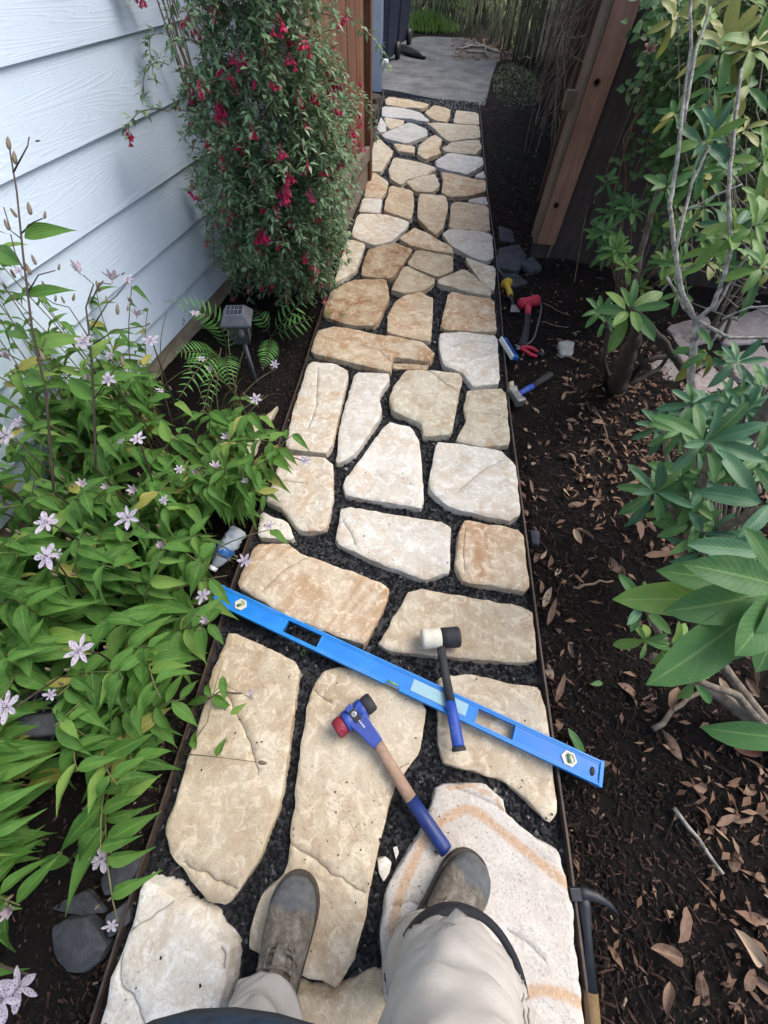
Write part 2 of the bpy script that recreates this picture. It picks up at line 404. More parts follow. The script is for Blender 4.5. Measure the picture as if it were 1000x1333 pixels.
M['redrubber'] = simple('dark_red_rubber', (.22, .012, .03), .45, .3, 35, .15, wear=(.33, .12, .14))
M['redplastic'] = simple('red_plastic', (.55, .025, .06), .4, .2, 30, .1, wear=(.5, .16, .17))
M['hickory'] = wood_mat('hickory', (.40, .25, .17), (.56, .40, .30), 'Z', 40, .6)
M['tanwood'] = wood_mat('tan_handle', (.16, .10, .045), (.24, .16, .07), 'Z', 40, .6)
M['steel'] = simple('dull_steel', (.22, .22, .22), .5, .35, 40, .2, metal=.6, wear=(.16, .10, .06))
M['darksteel'] = simple('dark_steel', (.032, .035, .042), .5, .35, 40, .2, metal=.5)
M['yellow'] = simple('yellow_plastic', (.55, .36, .03), .5, .2, 30, .1, wear=(.35, .22, .05))
M['greycord'] = simple('grey_cord', (.13, .14, .14), .8, .3, 60, .1)
M['bluetool'] = simple('blue_tool', (.02, .12, .40), .4, .2, 20, .05)
M['whiteedge'] = simple('white_edge', (.65, .68, .68), .4, .1, 20, .05)
M['vialgreen'] = simple('green_vial', (.13, .24, .11), .12, .35, 22, 0, spec=.8)
M['vialframe'] = simple('vial_frame', (.62, .62, .52), .4, .1, 20, 0)
M['alloy'] = simple('bare_alloy', (.55, .56, .56), .35, .1, 30, .05, metal=.6)
M['lanternblk'] = simple('lantern_plastic', (.085, .092, .108), .36, .25, 20, .05, wear=(.14, .15, .17))
M['solar'] = simple('solar_cell', (.018, .022, .04), .15, .2, 20, 0, spec=.8)
M['solarline'] = simple('solar_line', (.4, .42, .45), .3, .1, 20, 0, metal=.5)
M['leather'] = None
M['khaki'] = None
M['jacket'] = simple('navy_fleece', (.012, .028, .055), .85, .4, 120, .5, 300, .002)
M['strap'] = simple('black_elastic', (.010, .011, .016), .85, .4, 200, .5, 400, .001)
M['sole'] = simple('boot_sole', (.06, .05, .04), .85, .3, 40, .4, wear=(.2, .17, .13))
M['lace'] = simple('boot_lace', (.15, .125, .095), .8, .3, 90, .3)
M['skin'] = simple('skin', (.45, .27, .20), .5, .1, 20, .1)
M['hair'] = simple('dark_hair', (.05, .035, .025), .7, .3, 60, .4)

def glassy(name, c, rough=.08, alpha=.35):
    m, nt, p = newmat(name); h = NT(nt)
    p.inputs['Base Color'].default_value = (*c, 1); p.inputs['Roughness'].default_value = rough
    out = nt.nodes['Material Output']; tr = h.n('BsdfTransparent'); tr.inputs[0].default_value = (.95, .97, 1, 1)
    mx = h.n('MixShader'); mx.inputs[0].default_value = alpha
    nt.links.new(tr.outputs[0], mx.inputs[1]); nt.links.new(p.outputs[0], mx.inputs[2]); nt.links.new(mx.outputs[0], out.inputs[0])
    h.set(p.inputs['Normal'], h.bump(h.noise(h.coord(), 45, 4), .6, .01))
    return m
M['clear'] = glassy('clear_plastic', (.72, .80, .86), .12, .45)
M['lanternglass'] = glassy('lantern_glass', (.10, .11, .12), .1, .55)

def leather_mat():
    m, nt, p = newmat('worn_leather'); h = NT(nt); v = h.coord(False)
    n = h.noise(v, 22, 8, .7, .8); n2 = h.noise(v, 110, 6, .7)
    col = h.ramp(n, [(.3, (.07, .058, .046)), (.52, (.17, .148, .12)), (.66, (.30, .27, .23))])
    col = h.mix(h.ramp(n2, [(.4, .5), (.55, 0)]), col, (.055, .046, .038))
    # worn blue-grey toe: y runs heel to toe in the boot's own space
    sx = h.n('SeparateXYZ'); h.set(sx.inputs[0], v)
    e = h.math('ADD', sx.outputs[1], h.math('MULTIPLY', h.noise(v, 30, 5), .03))
    col = h.mix(h.ramp(h.math('MULTIPLY', e, 3.0), [(.775, 0), (.80, .85)]), col, h.ramp(h.noise(v, 70, 6), [(.3, (.05, .058, .068)), (.7, (.12, .13, .14))]))
    h.set(p.inputs['Base Color'], col); p.inputs['Roughness'].default_value = .72; p.inputs['Specular IOR Level'].default_value = .3
    b = h.bump(n, .5, .006); h.set(p.inputs['Normal'], h.bump(n2, .5, .002, b))
    return m
M['leather'] = leather_mat()
def cloth_mat():
    m, nt, p = newmat('khaki_canvas'); h = NT(nt); v = h.coord(False)
    n = h.noise(v, 6, 7, .65); n2 = h.noise(v, 320, 3, .6)
    col = h.ramp(n, [(.3, (.40, .37, .335)), (.65, (.50, .47, .435))])
    col = h.mix(h.ramp(h.noise(v, 30, 7, .75), [(.6, 0), (.75, .3)]), col, (.24, .20, .16))
    h.set(p.inputs['Base Color'], col); p.inputs['Roughness'].default_value = .9; p.inputs['Specular IOR Level'].default_value = .15
    b = h.bump(n2, .35, .001); h.set(p.inputs['Normal'], b)
    return m
M['khaki'] = cloth_mat()
def sticker_mat():
    m, nt, p = newmat('pale_label'); h = NT(nt); v = h.coord(False)
    n = h.noise(v, 130, 3, .6); n2 = h.noise(v, 40, 6, .7)
    col = h.mix(h.ramp(n, [(.60, 0), (.64, .5)]), (.27, .47, .53), (.10, .26, .40))
    col = h.mix(h.ramp(n2, [(.6, 0), (.72, .6)]), col, (.42, .52, .52))
    h.set(p.inputs['Base Color'], col); p.inputs['Roughness'].default_value = .4
    return m
M['sticker'] = sticker_mat()

# ------------------------------------------------------------------ polygons (photo pixels, unprojected on to the stone tops)
def zp(ox, oy, s, pts): return [(x / s + ox, y / s + oy) for x, y in pts]
A1 = lambda *p: zp(460, 110, 5, p)
A2 = lambda *p: zp(420, 220, 4.1667, p)
A3 = lambda *p: zp(380, 330, 3.3333, p)
A4 = lambda *p: zp(340, 450, 2.7778, p)
A5 = lambda *p: zp(290, 640, 2.3256, p)
A6 = lambda *p: zp(200, 800, 2.7778, p)
A7 = lambda *p: zp(480, 850, 3.3333, p)
STONES = [
 (A1((205,100),(230,80),(330,88),(490,122),(490,132),(450,155),(330,142),(215,130)), 'tan', None),
 (A1((188,138),(330,148),(440,175),(495,225),(480,235),(340,218),(225,203),(185,195)), 'grey', None),
 (A1((465,175),(530,125),(635,155),(630,200),(605,240),(550,235),(500,205)), 'tan', None),
 (A1((670,160),(815,180),(822,262),(650,248)), 'greytan', None),
 (A1((180,205),(212,255),(215,300),(165,310),(150,290)), 'grey', None),
 (A1((200,210),(330,230),(330,250),(240,285),(215,262)), 'greytan', None),
 (A1((480,248),(820,264),(830,340),(640,365),(600,352),(530,290)), 'greytan', None),
 (A1((185,320),(230,290),(370,240),(480,285),(485,330),(345,382),(210,345)), 'grey', 'pale grey six-sided flagstone'),
 (A1((260,380),(400,395),(400,440),(300,430)), 'tan', None),
 (A1((500,340),(535,325),(580,360),(555,410),(575,440),(470,485),(415,450),(430,395)), 'tan', None),
 (A1((580,410),(640,372),(820,355),(838,405),(800,450),(690,445),(590,430)), 'greytan', None),
 (A1((140,350),(180,350),(258,420),(250,450),(185,560),(105,560),(120,440)), 'greytan', None),
 (A1((535,495),(620,440),(840,470),(850,520),(745,585),(640,565),(545,530)), 'grey', None),
 (A1((265,468),(400,490),(545,540),(490,580),(345,620),(310,650),(240,610),(230,550)), 'greytan', None),
 (A1((345,635),(420,600),(530,575),(565,650),(520,700),(410,695)), 'greytan', None),
 (A1((570,570),(620,572),(790,612),(860,620),(865,690),(760,720),(640,725),(575,700),(585,620)), 'orange', None),
 (A1((850,560),(862,608),(790,600),(800,585)), 'grey', None),
 (A1((100,572),(150,572),(228,630),(215,690),(180,730),(70,725),(85,640)), 'orange', None),
 (A2((220,150),(325,158),(310,235),(195,225)), 'white', None),
 (A2((365,88),(490,115),(497,190),(480,275),(330,225)), 'tan', None),
 (A2((530,133),(670,150),(683,200),(655,320),(610,352),(560,310),(515,260),(520,160)), 'tan', None),
 (A2((790,164),(890,145),(898,192),(800,180)), 'grey', None),
 (A2((700,178),(900,200),(910,340),(685,320)), 'tan', None),
 (A2((190,245),(330,243),(470,284),(460,310),(380,385),(280,412),(155,360)), 'whiteband', None),
 (A2((500,315),(560,345),(700,420),(715,455),(620,440),(480,410),(415,375)), 'orange', None),
 (A2((650,350),(690,322),(830,328),(920,350),(930,470),(890,493),(800,470),(700,415)), 'white', None),
 (A2((130,375),(235,395),(180,550),(60,615)), 'cream', None),
 (A2((250,430),(330,405),(400,400),(490,435),(465,470),(380,585),(210,572),(215,520)), 'brown', 'dark rust-brown flagstone with a pale back edge'),
 (A2((510,432),(710,467),(710,540),(620,580),(458,514)), 'tan', None),
 (A2((445,522),(610,592),(608,612),(550,655),(440,670),(370,650)), 'tan', None),
 (A2((775,475),(940,530),(935,655),(870,620),(785,500)), 'cream', None),
 (A2((620,600),(775,540),(918,658),(915,685),(800,665),(630,622)), 'greytan', None),
 (A3((170,160),(260,112),(410,107),(425,190),(365,308),(240,300),(135,262),(145,210)), 'brown', 'mottled brown and orange flagstone'),
 (A3((490,175),(560,158),(615,190),(605,375),(520,362),(415,342),(415,265),(450,200)), 'orange', None),
 (A3((680,162),(880,190),(890,338),(645,322)), 'orange', None),
 (A3((640,345),(740,337),(895,352),(905,560),(790,575),(740,515),(660,480),(640,410)), 'white', None),
 (A3((110,335),(190,312),(410,350),(560,382),(620,430),(600,465),(440,445),(428,512),(300,480),(80,425)), 'orange', 'long notched orange-brown flagstone'),
 (A3((442,462),(520,466),(598,474),(584,494),(440,486)), 'brown', 'thin rust-red flagstone sliver in the notch of the long orange stone'),
 (A4((175,52),(270,62),(318,92),(250,390),(85,375),(120,215)), 'whiteband', 'long white flagstone with an orange streak'),
 (A4((340,97),(460,100),(465,125),(425,185),(438,250),(340,390),(270,425),(285,280)), 'white', None),
 (A4((525,87),(600,87),(730,102),(690,318),(590,325),(580,280),(475,235),(465,190),(480,145)), 'cream', None),
 (A4((750,150),(885,149),(905,355),(800,362),(705,340),(745,265),(735,215)), 'cream', None),
 (A4((460,268),(545,290),(575,345),(590,555),(575,585),(310,538),(292,495)), 'white', None),
 (A4((635,344),(700,347),(870,374),(920,420),(940,608),(895,632),(680,583),(610,520),(610,480)), 'white', None),
 (A4((75,395),(230,400),(260,430),(262,540),(235,665),(140,668),(75,590),(15,560),(40,490)), 'whiteband', None),
 (A5((115,58),(195,88),(215,142),(105,135)), 'white', None),
 (A5((360,40),(692,95),(690,240),(610,266),(470,213),(340,153)), 'white', None),
 (A5((735,84),(910,117),(933,303),(730,270),(707,225),(714,120)), 'tanband', 'brown flagstone with a dark rust left edge'),
 (A5((100,160),(195,157),(240,190),(460,266),(506,295),(490,350),(430,460),(380,450),(200,380),(38,285)), 'tanband', 'banded orange-tan flagstone under the left end of the level'),
 (A5((570,287),(940,350),(955,522),(462,478)), 'scuff', 'squarish buff flagstone under the white and black mallet'),
 (A6((275,55),(530,175),(480,540),(460,680),(380,890),(265,1055),(185,1035),(60,870),(35,790),(100,600),(215,190)), 'scuff', 'long scuffed tan flagstone beside the left edging'),
 ([(439,868),(484,872),(555,919),(547,980),(517,1016),(499,1077),(481,1160),(472,1212),(460,1252),(438,1288),(416,1280),(352,1254),(322,1236),(324,1216),(340,1164),(366,1144),(374,1125),(381,1060),(390,980),(400,915),(408,888),(422,874)], 'scuff', 'long buff flagstone under the left boot'),
 (A7((300,105),(430,87),(590,127),(745,150),(785,330),(820,640),(825,700),(785,733),(690,640),(600,560),(480,520),(330,485),(310,400),(305,230)), 'scuff', None),
 ([(568,1026),(579,1021),(631,1019.5),(654,1039),(658,1060),(696,1090),(726,1106),(738,1144),(744,1180),(762,1345),(740,1420),(620,1440),(540,1400),(505,1330),(495,1230),(501,1168),(519,1132),(549,1084),(564,1045)], 'ring', 'big white flagstone with rust rings under the right boot'),
 ([(188.5,1143),(226,1170),(250,1187),(280,1220),(298,1235),(295,1280),(280,1325),(262,1400),(200,1430),(112,1390),(130,1333),(147,1268),(174,1199)], 'white', 'big chalk-white cracked flagstone at the near left corner'),
 ([(310,1320),(355,1295),(430,1300),(495,1284),(505,1340),(500,1400),(400,1430),(320,1400)], 'tan', None),
 ([(492,1122),(502,1117),(510,1126),(507,1140),(500,1150),(494,1140)], 'white', None),
 ([(512,1105),(518,1103),(520,1112),(516,1121)], 'white', None),
]
TOPZ = 0.048
def stone_ring_mat():
    """white stone with concentric rust rings, centred low in the frame"""
    m, nt, p = newmat('stone_ringed'); h = NT(nt); v = h.coord(False)
    base = h.mix(h.ramp(h.noise(v, 6, 8, .65), [(.35, 0), (.68, 1)]), (.66, .64, .60), (.54, .49, .43))
    at = h.math('ADD', h.n('Attribute', attribute_name='band').outputs['Fac'], h.math('MULTIPLY', h.math('SUBTRACT', h.noise(v, 22, 6, .7), .5), .55))
    base = h.mix(h.ramp(at, [(.30, 0), (.62, .75), (.95, .9)]), base, (.52, .33, .19))
    base = h.mix(h.ramp(h.noise(v, 14, 6, .6, 3.0), [(.485, 0), (.5, .35), (.515, 0)]), base, (.4, .3, .22))
    n3 = h.noise(v, 40, 8, .72, 2); base = h.mix(h.ramp(n3, [(.55, 0), (.66, .5)]), base, (.74, .72, .68))
    base = h.mix(h.ramp(h.noise(v, 160, 4, .7), [(.34, .5), (.48, 0)]), base, (.25, .2, .15))
    h.set(p.inputs['Base Color'], base); p.inputs['Roughness'].default_value = .88
    b = h.bump(h.noise(v, 24, 10, .72, .8), .6, .01); h.set(p.inputs['Normal'], h.bump(h.noise(v, 120, 5), .4, .003, b))
    return m
M['ring'] = stone_ring_mat()

def chaikin(p, it=1, k=.18):
    for _ in range(it):
        q = []
        for i in range(len(p)):
            a, b = p[i], p[(i + 1) % len(p)]
            q += [a.lerp(b, k), a.lerp(b, 1 - k)]
        p = q
    return p
def resample(p, step):
    out = []
    for i in range(len(p)):
        a, b = p[i], p[(i + 1) % len(p)]; n = max(1, int(round((b - a).length / step)))
        out += [a.lerp(b, k / n) for k in range(n)]
    return out
def inside(x, y, poly):
    c = False; j = len(poly) - 1
    for i in range(len(poly)):
        a, b = poly[i], poly[j]
        if (a.y > y) != (b.y > y) and x < (b.x - a.x) * (y - a.y) / (b.y - a.y) + a.x: c = not c
        j = i
    return c
def segdist(p, poly):
    m = 9
    for i in range(len(poly)):
        a, b = poly[i], poly[(i + 1) % len(poly)]; ab = b - a
        t = max(0, min(1, (p - a).dot(ab) / max(ab.length_squared, 1e-9)))
        m = min(m, (a + ab * t - p).length)
    return m

def resample_open(p, step):
    out = []
    for a, b in zip(p, p[1:]):
        n = max(1, int(round((b - a).length / step))); out += [a.lerp(b, k / n) for k in range(n)]
    return out + [p[-1]]
def polydist(p, line):
    m = 9
    for a, b in zip(line, line[1:]):
        ab = b - a; t = max(0, min(1, (p - a).dot(ab) / max(ab.length_squared, 1e-9))); m = min(m, (a + ab * t - p).length)
    return m
def make_slab(name, poly, ztop, zbot, mats, step, flare, seed, parent=None, origin=None, rough=1.0, edge=.014, tilt=None, cracks=(), bands=()):
    """an uneven split stone: relief on the face, chipped rim, ragged sloping sides"""
    poly = chaikin(poly, 1, .09)
    area = sum(poly[i].x * poly[(i + 1) % len(poly)].y - poly[(i + 1) % len(poly)].x * poly[i].y for i in range(len(poly)))
    if area < 0: poly.reverse()
    b = resample(poly, step); n = len(b); rim = []
    sd = Vector((seed * 3.7, seed * 1.3, 0))
    for i, p in enumerate(b):
        t = (b[(i + 1) % n] - b[i - 1]).normalized(); nn = Vector((t.y, -t.x))
        k = fbm(Vector((p.x * 24, p.y * 24, 0)) + sd, 4) * .0048 * rough + fbm(Vector((p.x * 90, p.y * 90, 5)) + sd, 3) * .0012 * rough
        rim.append((p + nn * k, nn))
    sm_n = []
    for i in range(n):
        a_ = Vector((0, 0))
        for k in range(-5, 6): a_ += rim[(i + k) % n][1]
        sm_n.append(a_.normalized() if a_.length > .01 else rim[i][1])
    rim = [(rim[i][0], sm_n[i]) for i in range(n)]
    ring = [r[0] for r in rim]
    xs = [p.x for p in ring]; ys = [p.y for p in ring]
    inner = []; g = step * 1.15
    y = min(ys)
    while y < max(ys):
        x = min(xs)
        while x < max(xs):
            q = Vector((x + g * .3 * noise.noise((x * 90, y * 90, 1)), y + g * .3 * noise.noise((x * 90, y * 90, 7))))
            if inside(q.x, q.y, ring) and segdist(q, ring) > step * .42: inner.append(q)
            x += g
        y += g
    # a ring just inside the rim keeps the edge crisp
    for p, nn in rim:
        q = p - nn * step * .38
        if inside(q.x, q.y, ring): inner.append(q)
    ck = []; ckp = []
    for line in cracks:
        pts = resample_open(line, .006)
        for k, p in enumerate(pts):
            d = (pts[min(k + 1, len(pts) - 1)] - pts[max(0, k - 1)]); d = d.normalized() if d.length else Vector((1, 0)); nn_ = Vector((d.y, -d.x))
            p = p + nn_ * (.005 * noise.noise((p.x * 45, p.y * 45, 2)))
            if not inside(p.x, p.y, ring) or segdist(p, ring) < .004: continue
            inner = [q for q in inner if (q - p).length > .0065]
            ck.append(p); ckp += [p, p + nn_ * .0026, p - nn_ * .0026]
    inner += ckp
    def on_crack(p): return any((q - p).length < 1e-4 for q in ck)
    vin = [Vector((p.x, p.y)) for p in ring] + inner
    v, _e, f, ov, *_ = geometry.delaunay_2d_cdt(vin, [(i, (i + 1) % n) for i in range(n)], [], 1, 1e-5)
    cx, cy = sum(xs) / n, sum(ys) / n
    tx, ty = tilt or (0, 0)
    def top(p):
        q = Vector((p.x, p.y, 0)) + sd
        u = fbm(q * 5, 3) * .0040 + fbm(q * 19, 4) * .0016 + fbm(q * 60, 3) * .0006
        st = fbm(q * 3.1 + Vector((9, 4, 2)), 4) * 3.2
        u += (math.floor(st) + min(1, (st - math.floor(st)) * 6)) * .0022
        return ztop + u * rough + (p.x - cx) * tx + (p.y - cy) * ty
    mb = MB(); vs = []; bidx = {}; crk = []; bnd = []
    for i, p in enumerate(v):
        src = [k for k in ov[i] if k < n]
        d = 0 if src else segdist(p, ring)
        z = top(p); e = max(0, 1 - d / edge)
        z -= e * e * (.0035 + .004 * (fbm(Vector((p.x * 34, p.y * 34, 3)) + sd, 3) + .4)) * rough
        c_ = 1.0 if ck and on_crack(p) else 0.0
        z -= .0045 * c_; crk.append(c_)
        bnd.append(max([0] + [1 - abs(polydist(p, ln_) / wd_) for ln_, wd_ in bands]))
        vs.append((p.x, p.y, z))
        for k in src: bidx[k] = i
    mb.add(vs, [tuple(t) for t in f])
    # sides
    fl = flare if callable(flare) else (lambda nn: flare)
    prev = [vs[bidx[k]] if k in bidx else (ring[k].x, ring[k].y, ztop) for k in range(n)]
    layers = [prev]
    for li, (fr, zf) in enumerate(((.35, .30), (.8, .68), (1.0, 1.0))):
        L = []
        for k, (p, nn) in enumerate(rim):
            a = fl(nn) * fr * (1 + .7 * fbm(Vector((p.x * 14, p.y * 14, li)) + sd, 3)) + .0016 * fbm(Vector((p.x * 40, p.y * 40, li * 3)) + sd, 2)
            z0 = layers[0][k][2]
            q_ = p.lerp(b[k], min(1, fr + .2))
            L.append((q_.x + nn.x * a, q_.y + nn.y * a, z0 + (zbot - z0) * zf))
        layers.append(L)
    sv = [q for L in layers for q in L]; sf = []
    for li in range(3):
        for k in range(n):
            k2 = (k + 1) % n
            sf.append(((li + 1) * n + k, (li + 1) * n + k2, li * n + k2, li * n + k))
    mb.add(sv, sf, smooth=False)
    o = mb.build(name, mats, parent, origin=origin)
    if cracks or bands:
        for nm, vals in (('crack', crk), ('band', bnd)):
            a_ = o.data.attributes.new(nm, 'FLOAT', 'POINT'); a_.data.foreach_set('value', vals + [0.0] * (len(o.data.vertices) - len(vals)))
    return o, [Vector((q[0], q[1])) for q in layers[2]]

# ------------------------------------------------------------------ ground
EDGE_L = [G(*p, .03) for p in [(500,118),(488,170),(475,254),(444,330),(405,450),(370,556),(345,648),(303,765),(284,822),(243,955),(200,1088),(178,1151),(121,1333),(100,1400),(70,1500)]]
EDGE_R = [G(*p, .03) for p in [(624,138),(635,258),(645,330),(655,450),(662,530),(684,698),(703,850),(717,949),(738,1100),(763,1300),(772,1380),(785,1500)]]
def xat(E, y):
    for a, b in zip(E, E[1:]):
        if b.y <= y <= a.y: return a.x + (b.x - a.x) * (y - a.y) / (b.y - a.y)
    return E[0].x if y > E[0].y else E[-1].x
def soil_z(x, y):
    z = .012 * fbm((x * 2.2, y * 2.2, 0), 4) + .010 * fbm((x * 11, y * 11, 3), 3)
    xl, xr = xat(EDGE_L, y), xat(EDGE_R, y)
    if y < 7.6:
        if x > xr: z += .03 * min(1, (x - xr) / .5) * (1 if x < 1.2 else max(0, 1 - (x - 1.2) / .5))
        elif x < xl: z += .015 * min(1, (xl - x) / .3)
    return z
def axis_pts(lo, hi, a, b, fine, ext):
    p = []; x = a
    while x <= b: p.append(x); x += fine
    return [-80, -30, -12, -6] + [lo] + p + [hi] + ext
gx = [-90, -40, -15, -7, -4, -2.6] + [-2 + .05 * i for i in range(93)] + [2.9, 3.6, 6, 15, 40, 90]
gy = [-90, -40, -15, -6, -3, -1.6] + [-1 + .05 * i for i in range(101)] + [4.2 + .2 * i for i in range(60)] + [18, 25, 40, 90]
mb = MB(); vs = []
for y in gy:
    for x in gx:
        z = soil_z(x, y) if (-3 < x < 3 and -2 < y < 12) else -.01
        if xat(EDGE_L, y) - .01 < x < xat(EDGE_R, y) + .01 and -1.2 < y < 7.4: z = min(z, -.02) - .012
        if y > 7.0 and -4 < x < .9: z = min(z, -.03)
        vs.append((x, y, z))
nx = len(gx)
mb.add(vs, [(j * nx + i, j * nx + i + 1, (j + 1) * nx + i + 1, (j + 1) * nx + i) for j in range(len(gy) - 1) for i in range(nx - 1)])
tag(mb.build('ground', M['soil']), 'dark soil and mulch ground of the side yard', None, None, 'structure')

# path bed: a sheet of black grit between the edgings, flagstones are its parts
mb = MB(); vs = []; rows = [-1.0 + .06 * i for i in range(137)]
for y in rows:
    xl, xr = xat(EDGE_L, y), xat(EDGE_R, y)
    for k in range(19):
        x = xl + (xr - xl) * k / 18
        vs.append((x, y, .014 + .006 * fbm((x * 16, y * 16, 2), 3)))
mb.add(vs, [(j * 19 + i, j * 19 + i + 1, (j + 1) * 19 + i + 1, (j + 1) * 19 + i) for j in range(len(rows) - 1) for i in range(18)])
path = tag(mb.build('path', M['grit']), 'flagstone path laid on black grit between thin metal edgings', None, None, 'structure')

def L2(pts): return [Vector((q.x, q.y)) for q in (G(x, y, TOPZ) for x, y in pts)]
A8 = lambda *p: zp(100, 1100, 3.3333, p)
B2 = lambda *p: zp(480, 1000, 3.3333, p)
CRACKS = {54: [L2(A8((250,360),(330,315),(365,285),(430,240))), L2(A8((205,440),(190,520),(195,610),(245,650),(270,700),(300,775))), L2(A8((600,400),(640,470),(635,520),(650,560)))],
 53: [L2(B2((330,70),(440,110),(580,180))), L2(B2((100,610),(190,580),(240,600))), L2(B2((600,700),(700,770),(760,830)))],
 51: [L2(A6((490,830),(560,870),(640,930),(760,1010))), L2(A6((560,260),(640,320))), L2(A6((880,560),(960,520)))],
 50: [L2(A6((240,240),(330,420),(380,560))), L2(A6((110,900),(230,960),(330,1000)))], 44: [L2(A4((40,490),(100,492),(160,498)))], 40: [L2(A4((600,90),(650,130),(705,165)))],
 43: [L2(A4((720,520),(800,450),(880,410)))], 41: [L2(A4((770,240),(830,245),(895,262)))], 46: [L2(A5((365,90),(390,130),(400,160)))], 47: [L2(A5((735,110),(728,180),(735,240)))], 28: [], 30: [L2(A2((470,600),(560,640)))], 48: [L2(A5((120,300),(190,240),(260,200)))], 36: [L2(A3((300,400),(380,420),(430,470)))], 35: [L2(A3((690,400),(800,380),(890,390)))], 38: [L2(A4((205,90),(200,220),(170,300)))]}
BANDS = {53: [(L2(B2((95,720),(125,600),(160,490),(240,310),(320,225),(420,175),(480,195),(560,260),(680,360),(780,440),(865,505))), .020), (L2(B2((400,1040),(620,985),(760,955),(860,985),(940,1030))), .018), (L2(B2((330,90),(450,75),(540,120),(580,180))), .010)]}
outl = []
for i, (pp, ty, lab) in enumerate(STONES):
    poly = [G(x, y, TOPZ) for x, y in pp]; poly = [Vector((p.x, p.y)) for p in poly]
    cy = sum(p.y for p in poly) / len(poly)
    small = max(p.y for p in poly) - min(p.y for p in poly) < .1
    step = .011 if i == 53 else .016 if cy < 1.0 else .022 if cy < 2.2 else .035 if cy < 4 else .05
    if small: step = .008
    cxs = sum(p.x for p in poly) / len(poly)
    def flare(nn, cy=cy, small=small):
        if small: return .004
        f = .001 + .007 * max(0, -nn.y) * (1 if cy > .3 else .3) + .002 * abs(nn.x)
        if cy < -.3: f = .004 + .026 * max(0, nn.y * .8 + nn.x * .6)
        return f
    o, fo = make_slab('flagstone', poly, TOPZ + U(-.004, .004) if not small else .031, -.008, M[ty], step, flare, i + 1, path,
                      edge=.006 if cy < 2 else .009, tilt=(U(-.012, .012), U(-.012, .012)), rough=1.0 if not small else .3, cracks=CRACKS.get(i, ()), bands=BANDS.get(i, ()))
    o.name = 'flagstone'
    if lab: o['label'] = lab
    outl.append((fo, min(p.x for p in fo), max(p.x for p in fo), min(p.y for p in fo), max(p.y for p in fo)))
def on_stone(x, y):
    for fo, x0, x1, y0, y1 in outl:
        if x0 < x < x1 and y0 < y < y1 and inside(x, y, fo): return True
    return False
# the grit itself
OCT = [(1,0,0),(-1,0,0),(0,1,0),(0,-1,0),(0,0,1),(0,0,-1)]
OCF = [(0,2,4),(2,1,4),(1,3,4),(3,0,4),(2,0,5),(1,2,5),(3,1,5),(0,3,5)]
def chunk(mb, x, y, z, s, flat=.6):
    a = U(0, 6.28); ca, sa = math.cos(a), math.sin(a); vs = []
    sx, sy, sz = s * U(.6, 1.3), s * U(.6, 1.3), s * flat * U(.6, 1.2)
    for vx, vy, vz in OCT:
        px, py, pz = vx * sx + U(-.3, .3) * s, vy * sy + U(-.3, .3) * s, vz * sz
        vs.append((x + px * ca - py * sa, y + px * sa + py * ca, z + pz))
    mb.add(vs, OCF, smooth=False)
mb = MB(); cnt = 0
for k in range(90000):
    y = -.75 + 4.2 * U(0, 1) ** 1.5; xl, xr = xat(EDGE_L, y), xat(EDGE_R, y); x = U(xl + .006, xr - .006)
    if on_stone(x, y): continue
    chunk(mb, x, y, .019 + U(-.003, .005), U(.0028, .0065) if R_.random() < .96 else U(.007, .010)); cnt += 1
    if cnt > 21000: break
for k in range(9000):
    y = U(3.3, 7.2); xl, xr = xat(EDGE_L, y), xat(EDGE_R, y); x = U(xl + .01, xr - .01)
    if not on_stone(x, y): chunk(mb, x, y, .018, U(.006, .011))
TOPS = [(Vector((p.x, p.y)), r_, n_) for p, r_, n_ in ((G(690, 1180, .05), .20, 330), (G(600, 1130, .05), .16, 90), (G(455, 1120, .05), .14, 70), (G(500, 640, .05), .10, 40), (G(400, 650, .05), .12, 40), (G(640, 460, .05), .15, 30), (G(420, 960, .05), .2, 50), (G(650, 960, .05), .15, 40), (G(520, 700, .05), .15, 30), (G(300, 900, .05), .25, 30), (G(220, 1260, .05), .2, 25), (G(610, 380, .05), .3, 40))]
for c_, r_, n_ in TOPS:
    for k in range(n_):
        a = U(0, 6.28); q = c_ + Vector((math.cos(a), math.sin(a))) * r_ * math.sqrt(U(0, 1)) * 1.3
        if on_stone(q.x, q.y): chunk(mb, q.x, q.y, TOPZ + .002, U(.0009, .0018) if R_.random() < .7 else U(.0018, .0036))
tag(mb.build('gravel', M['gravel'], path), None, None, None, 'stuff')

def edging(E, label):
    t = thing('path_edging', (E[6].x, E[6].y, 0), label, 'edging', 'thin metal edgings along the path')
    a = []; mb = MB(); pts = []
    for p, q in zip(E, E[1:]):
        n = max(1, int((q - p).length / .15)); pts += [p.lerp(q, k / n) for k in range(n)]
    pts.append(E[-1]); vs = []
    for i, p in enumerate(pts):
        d = (pts[min(i + 1, len(pts) - 1)] - pts[max(0, i - 1)]); d.z = 0; d.normalize(); s = Vector((d.y, -d.x, 0))
        wob = .004 * noise.noise((p.y * 2.3, p.x, 4)); th = .0028
        for z, e in ((-.06, -th), (.042 + wob, -th), (.042 + wob, th), (-.06, th)):
            vs.append((p.x + s.x * e + s.x * wob, p.y + s.y * e + s.y * wob, z))
    m = len(pts)
    mb.add(vs, [(i * 4 + k, i * 4 + k + 1, (i + 1) * 4 + k + 1, (i + 1) * 4 + k) for i in range(m - 1) for k in range(3)] + [(3, 2, 1, 0), ((m-1)*4, (m-1)*4+1, (m-1)*4+2, (m-1)*4+3)], smooth=False)
    mb.build('metal_strip', M['edging'], t)
    for k in (8, 20, 32, 44):
        if k < m: p = pts[k]; MB().box((p.x, p.y, -.03), (.012, .03, .12)).build('stake', M['edging'], t, bevel=.002)
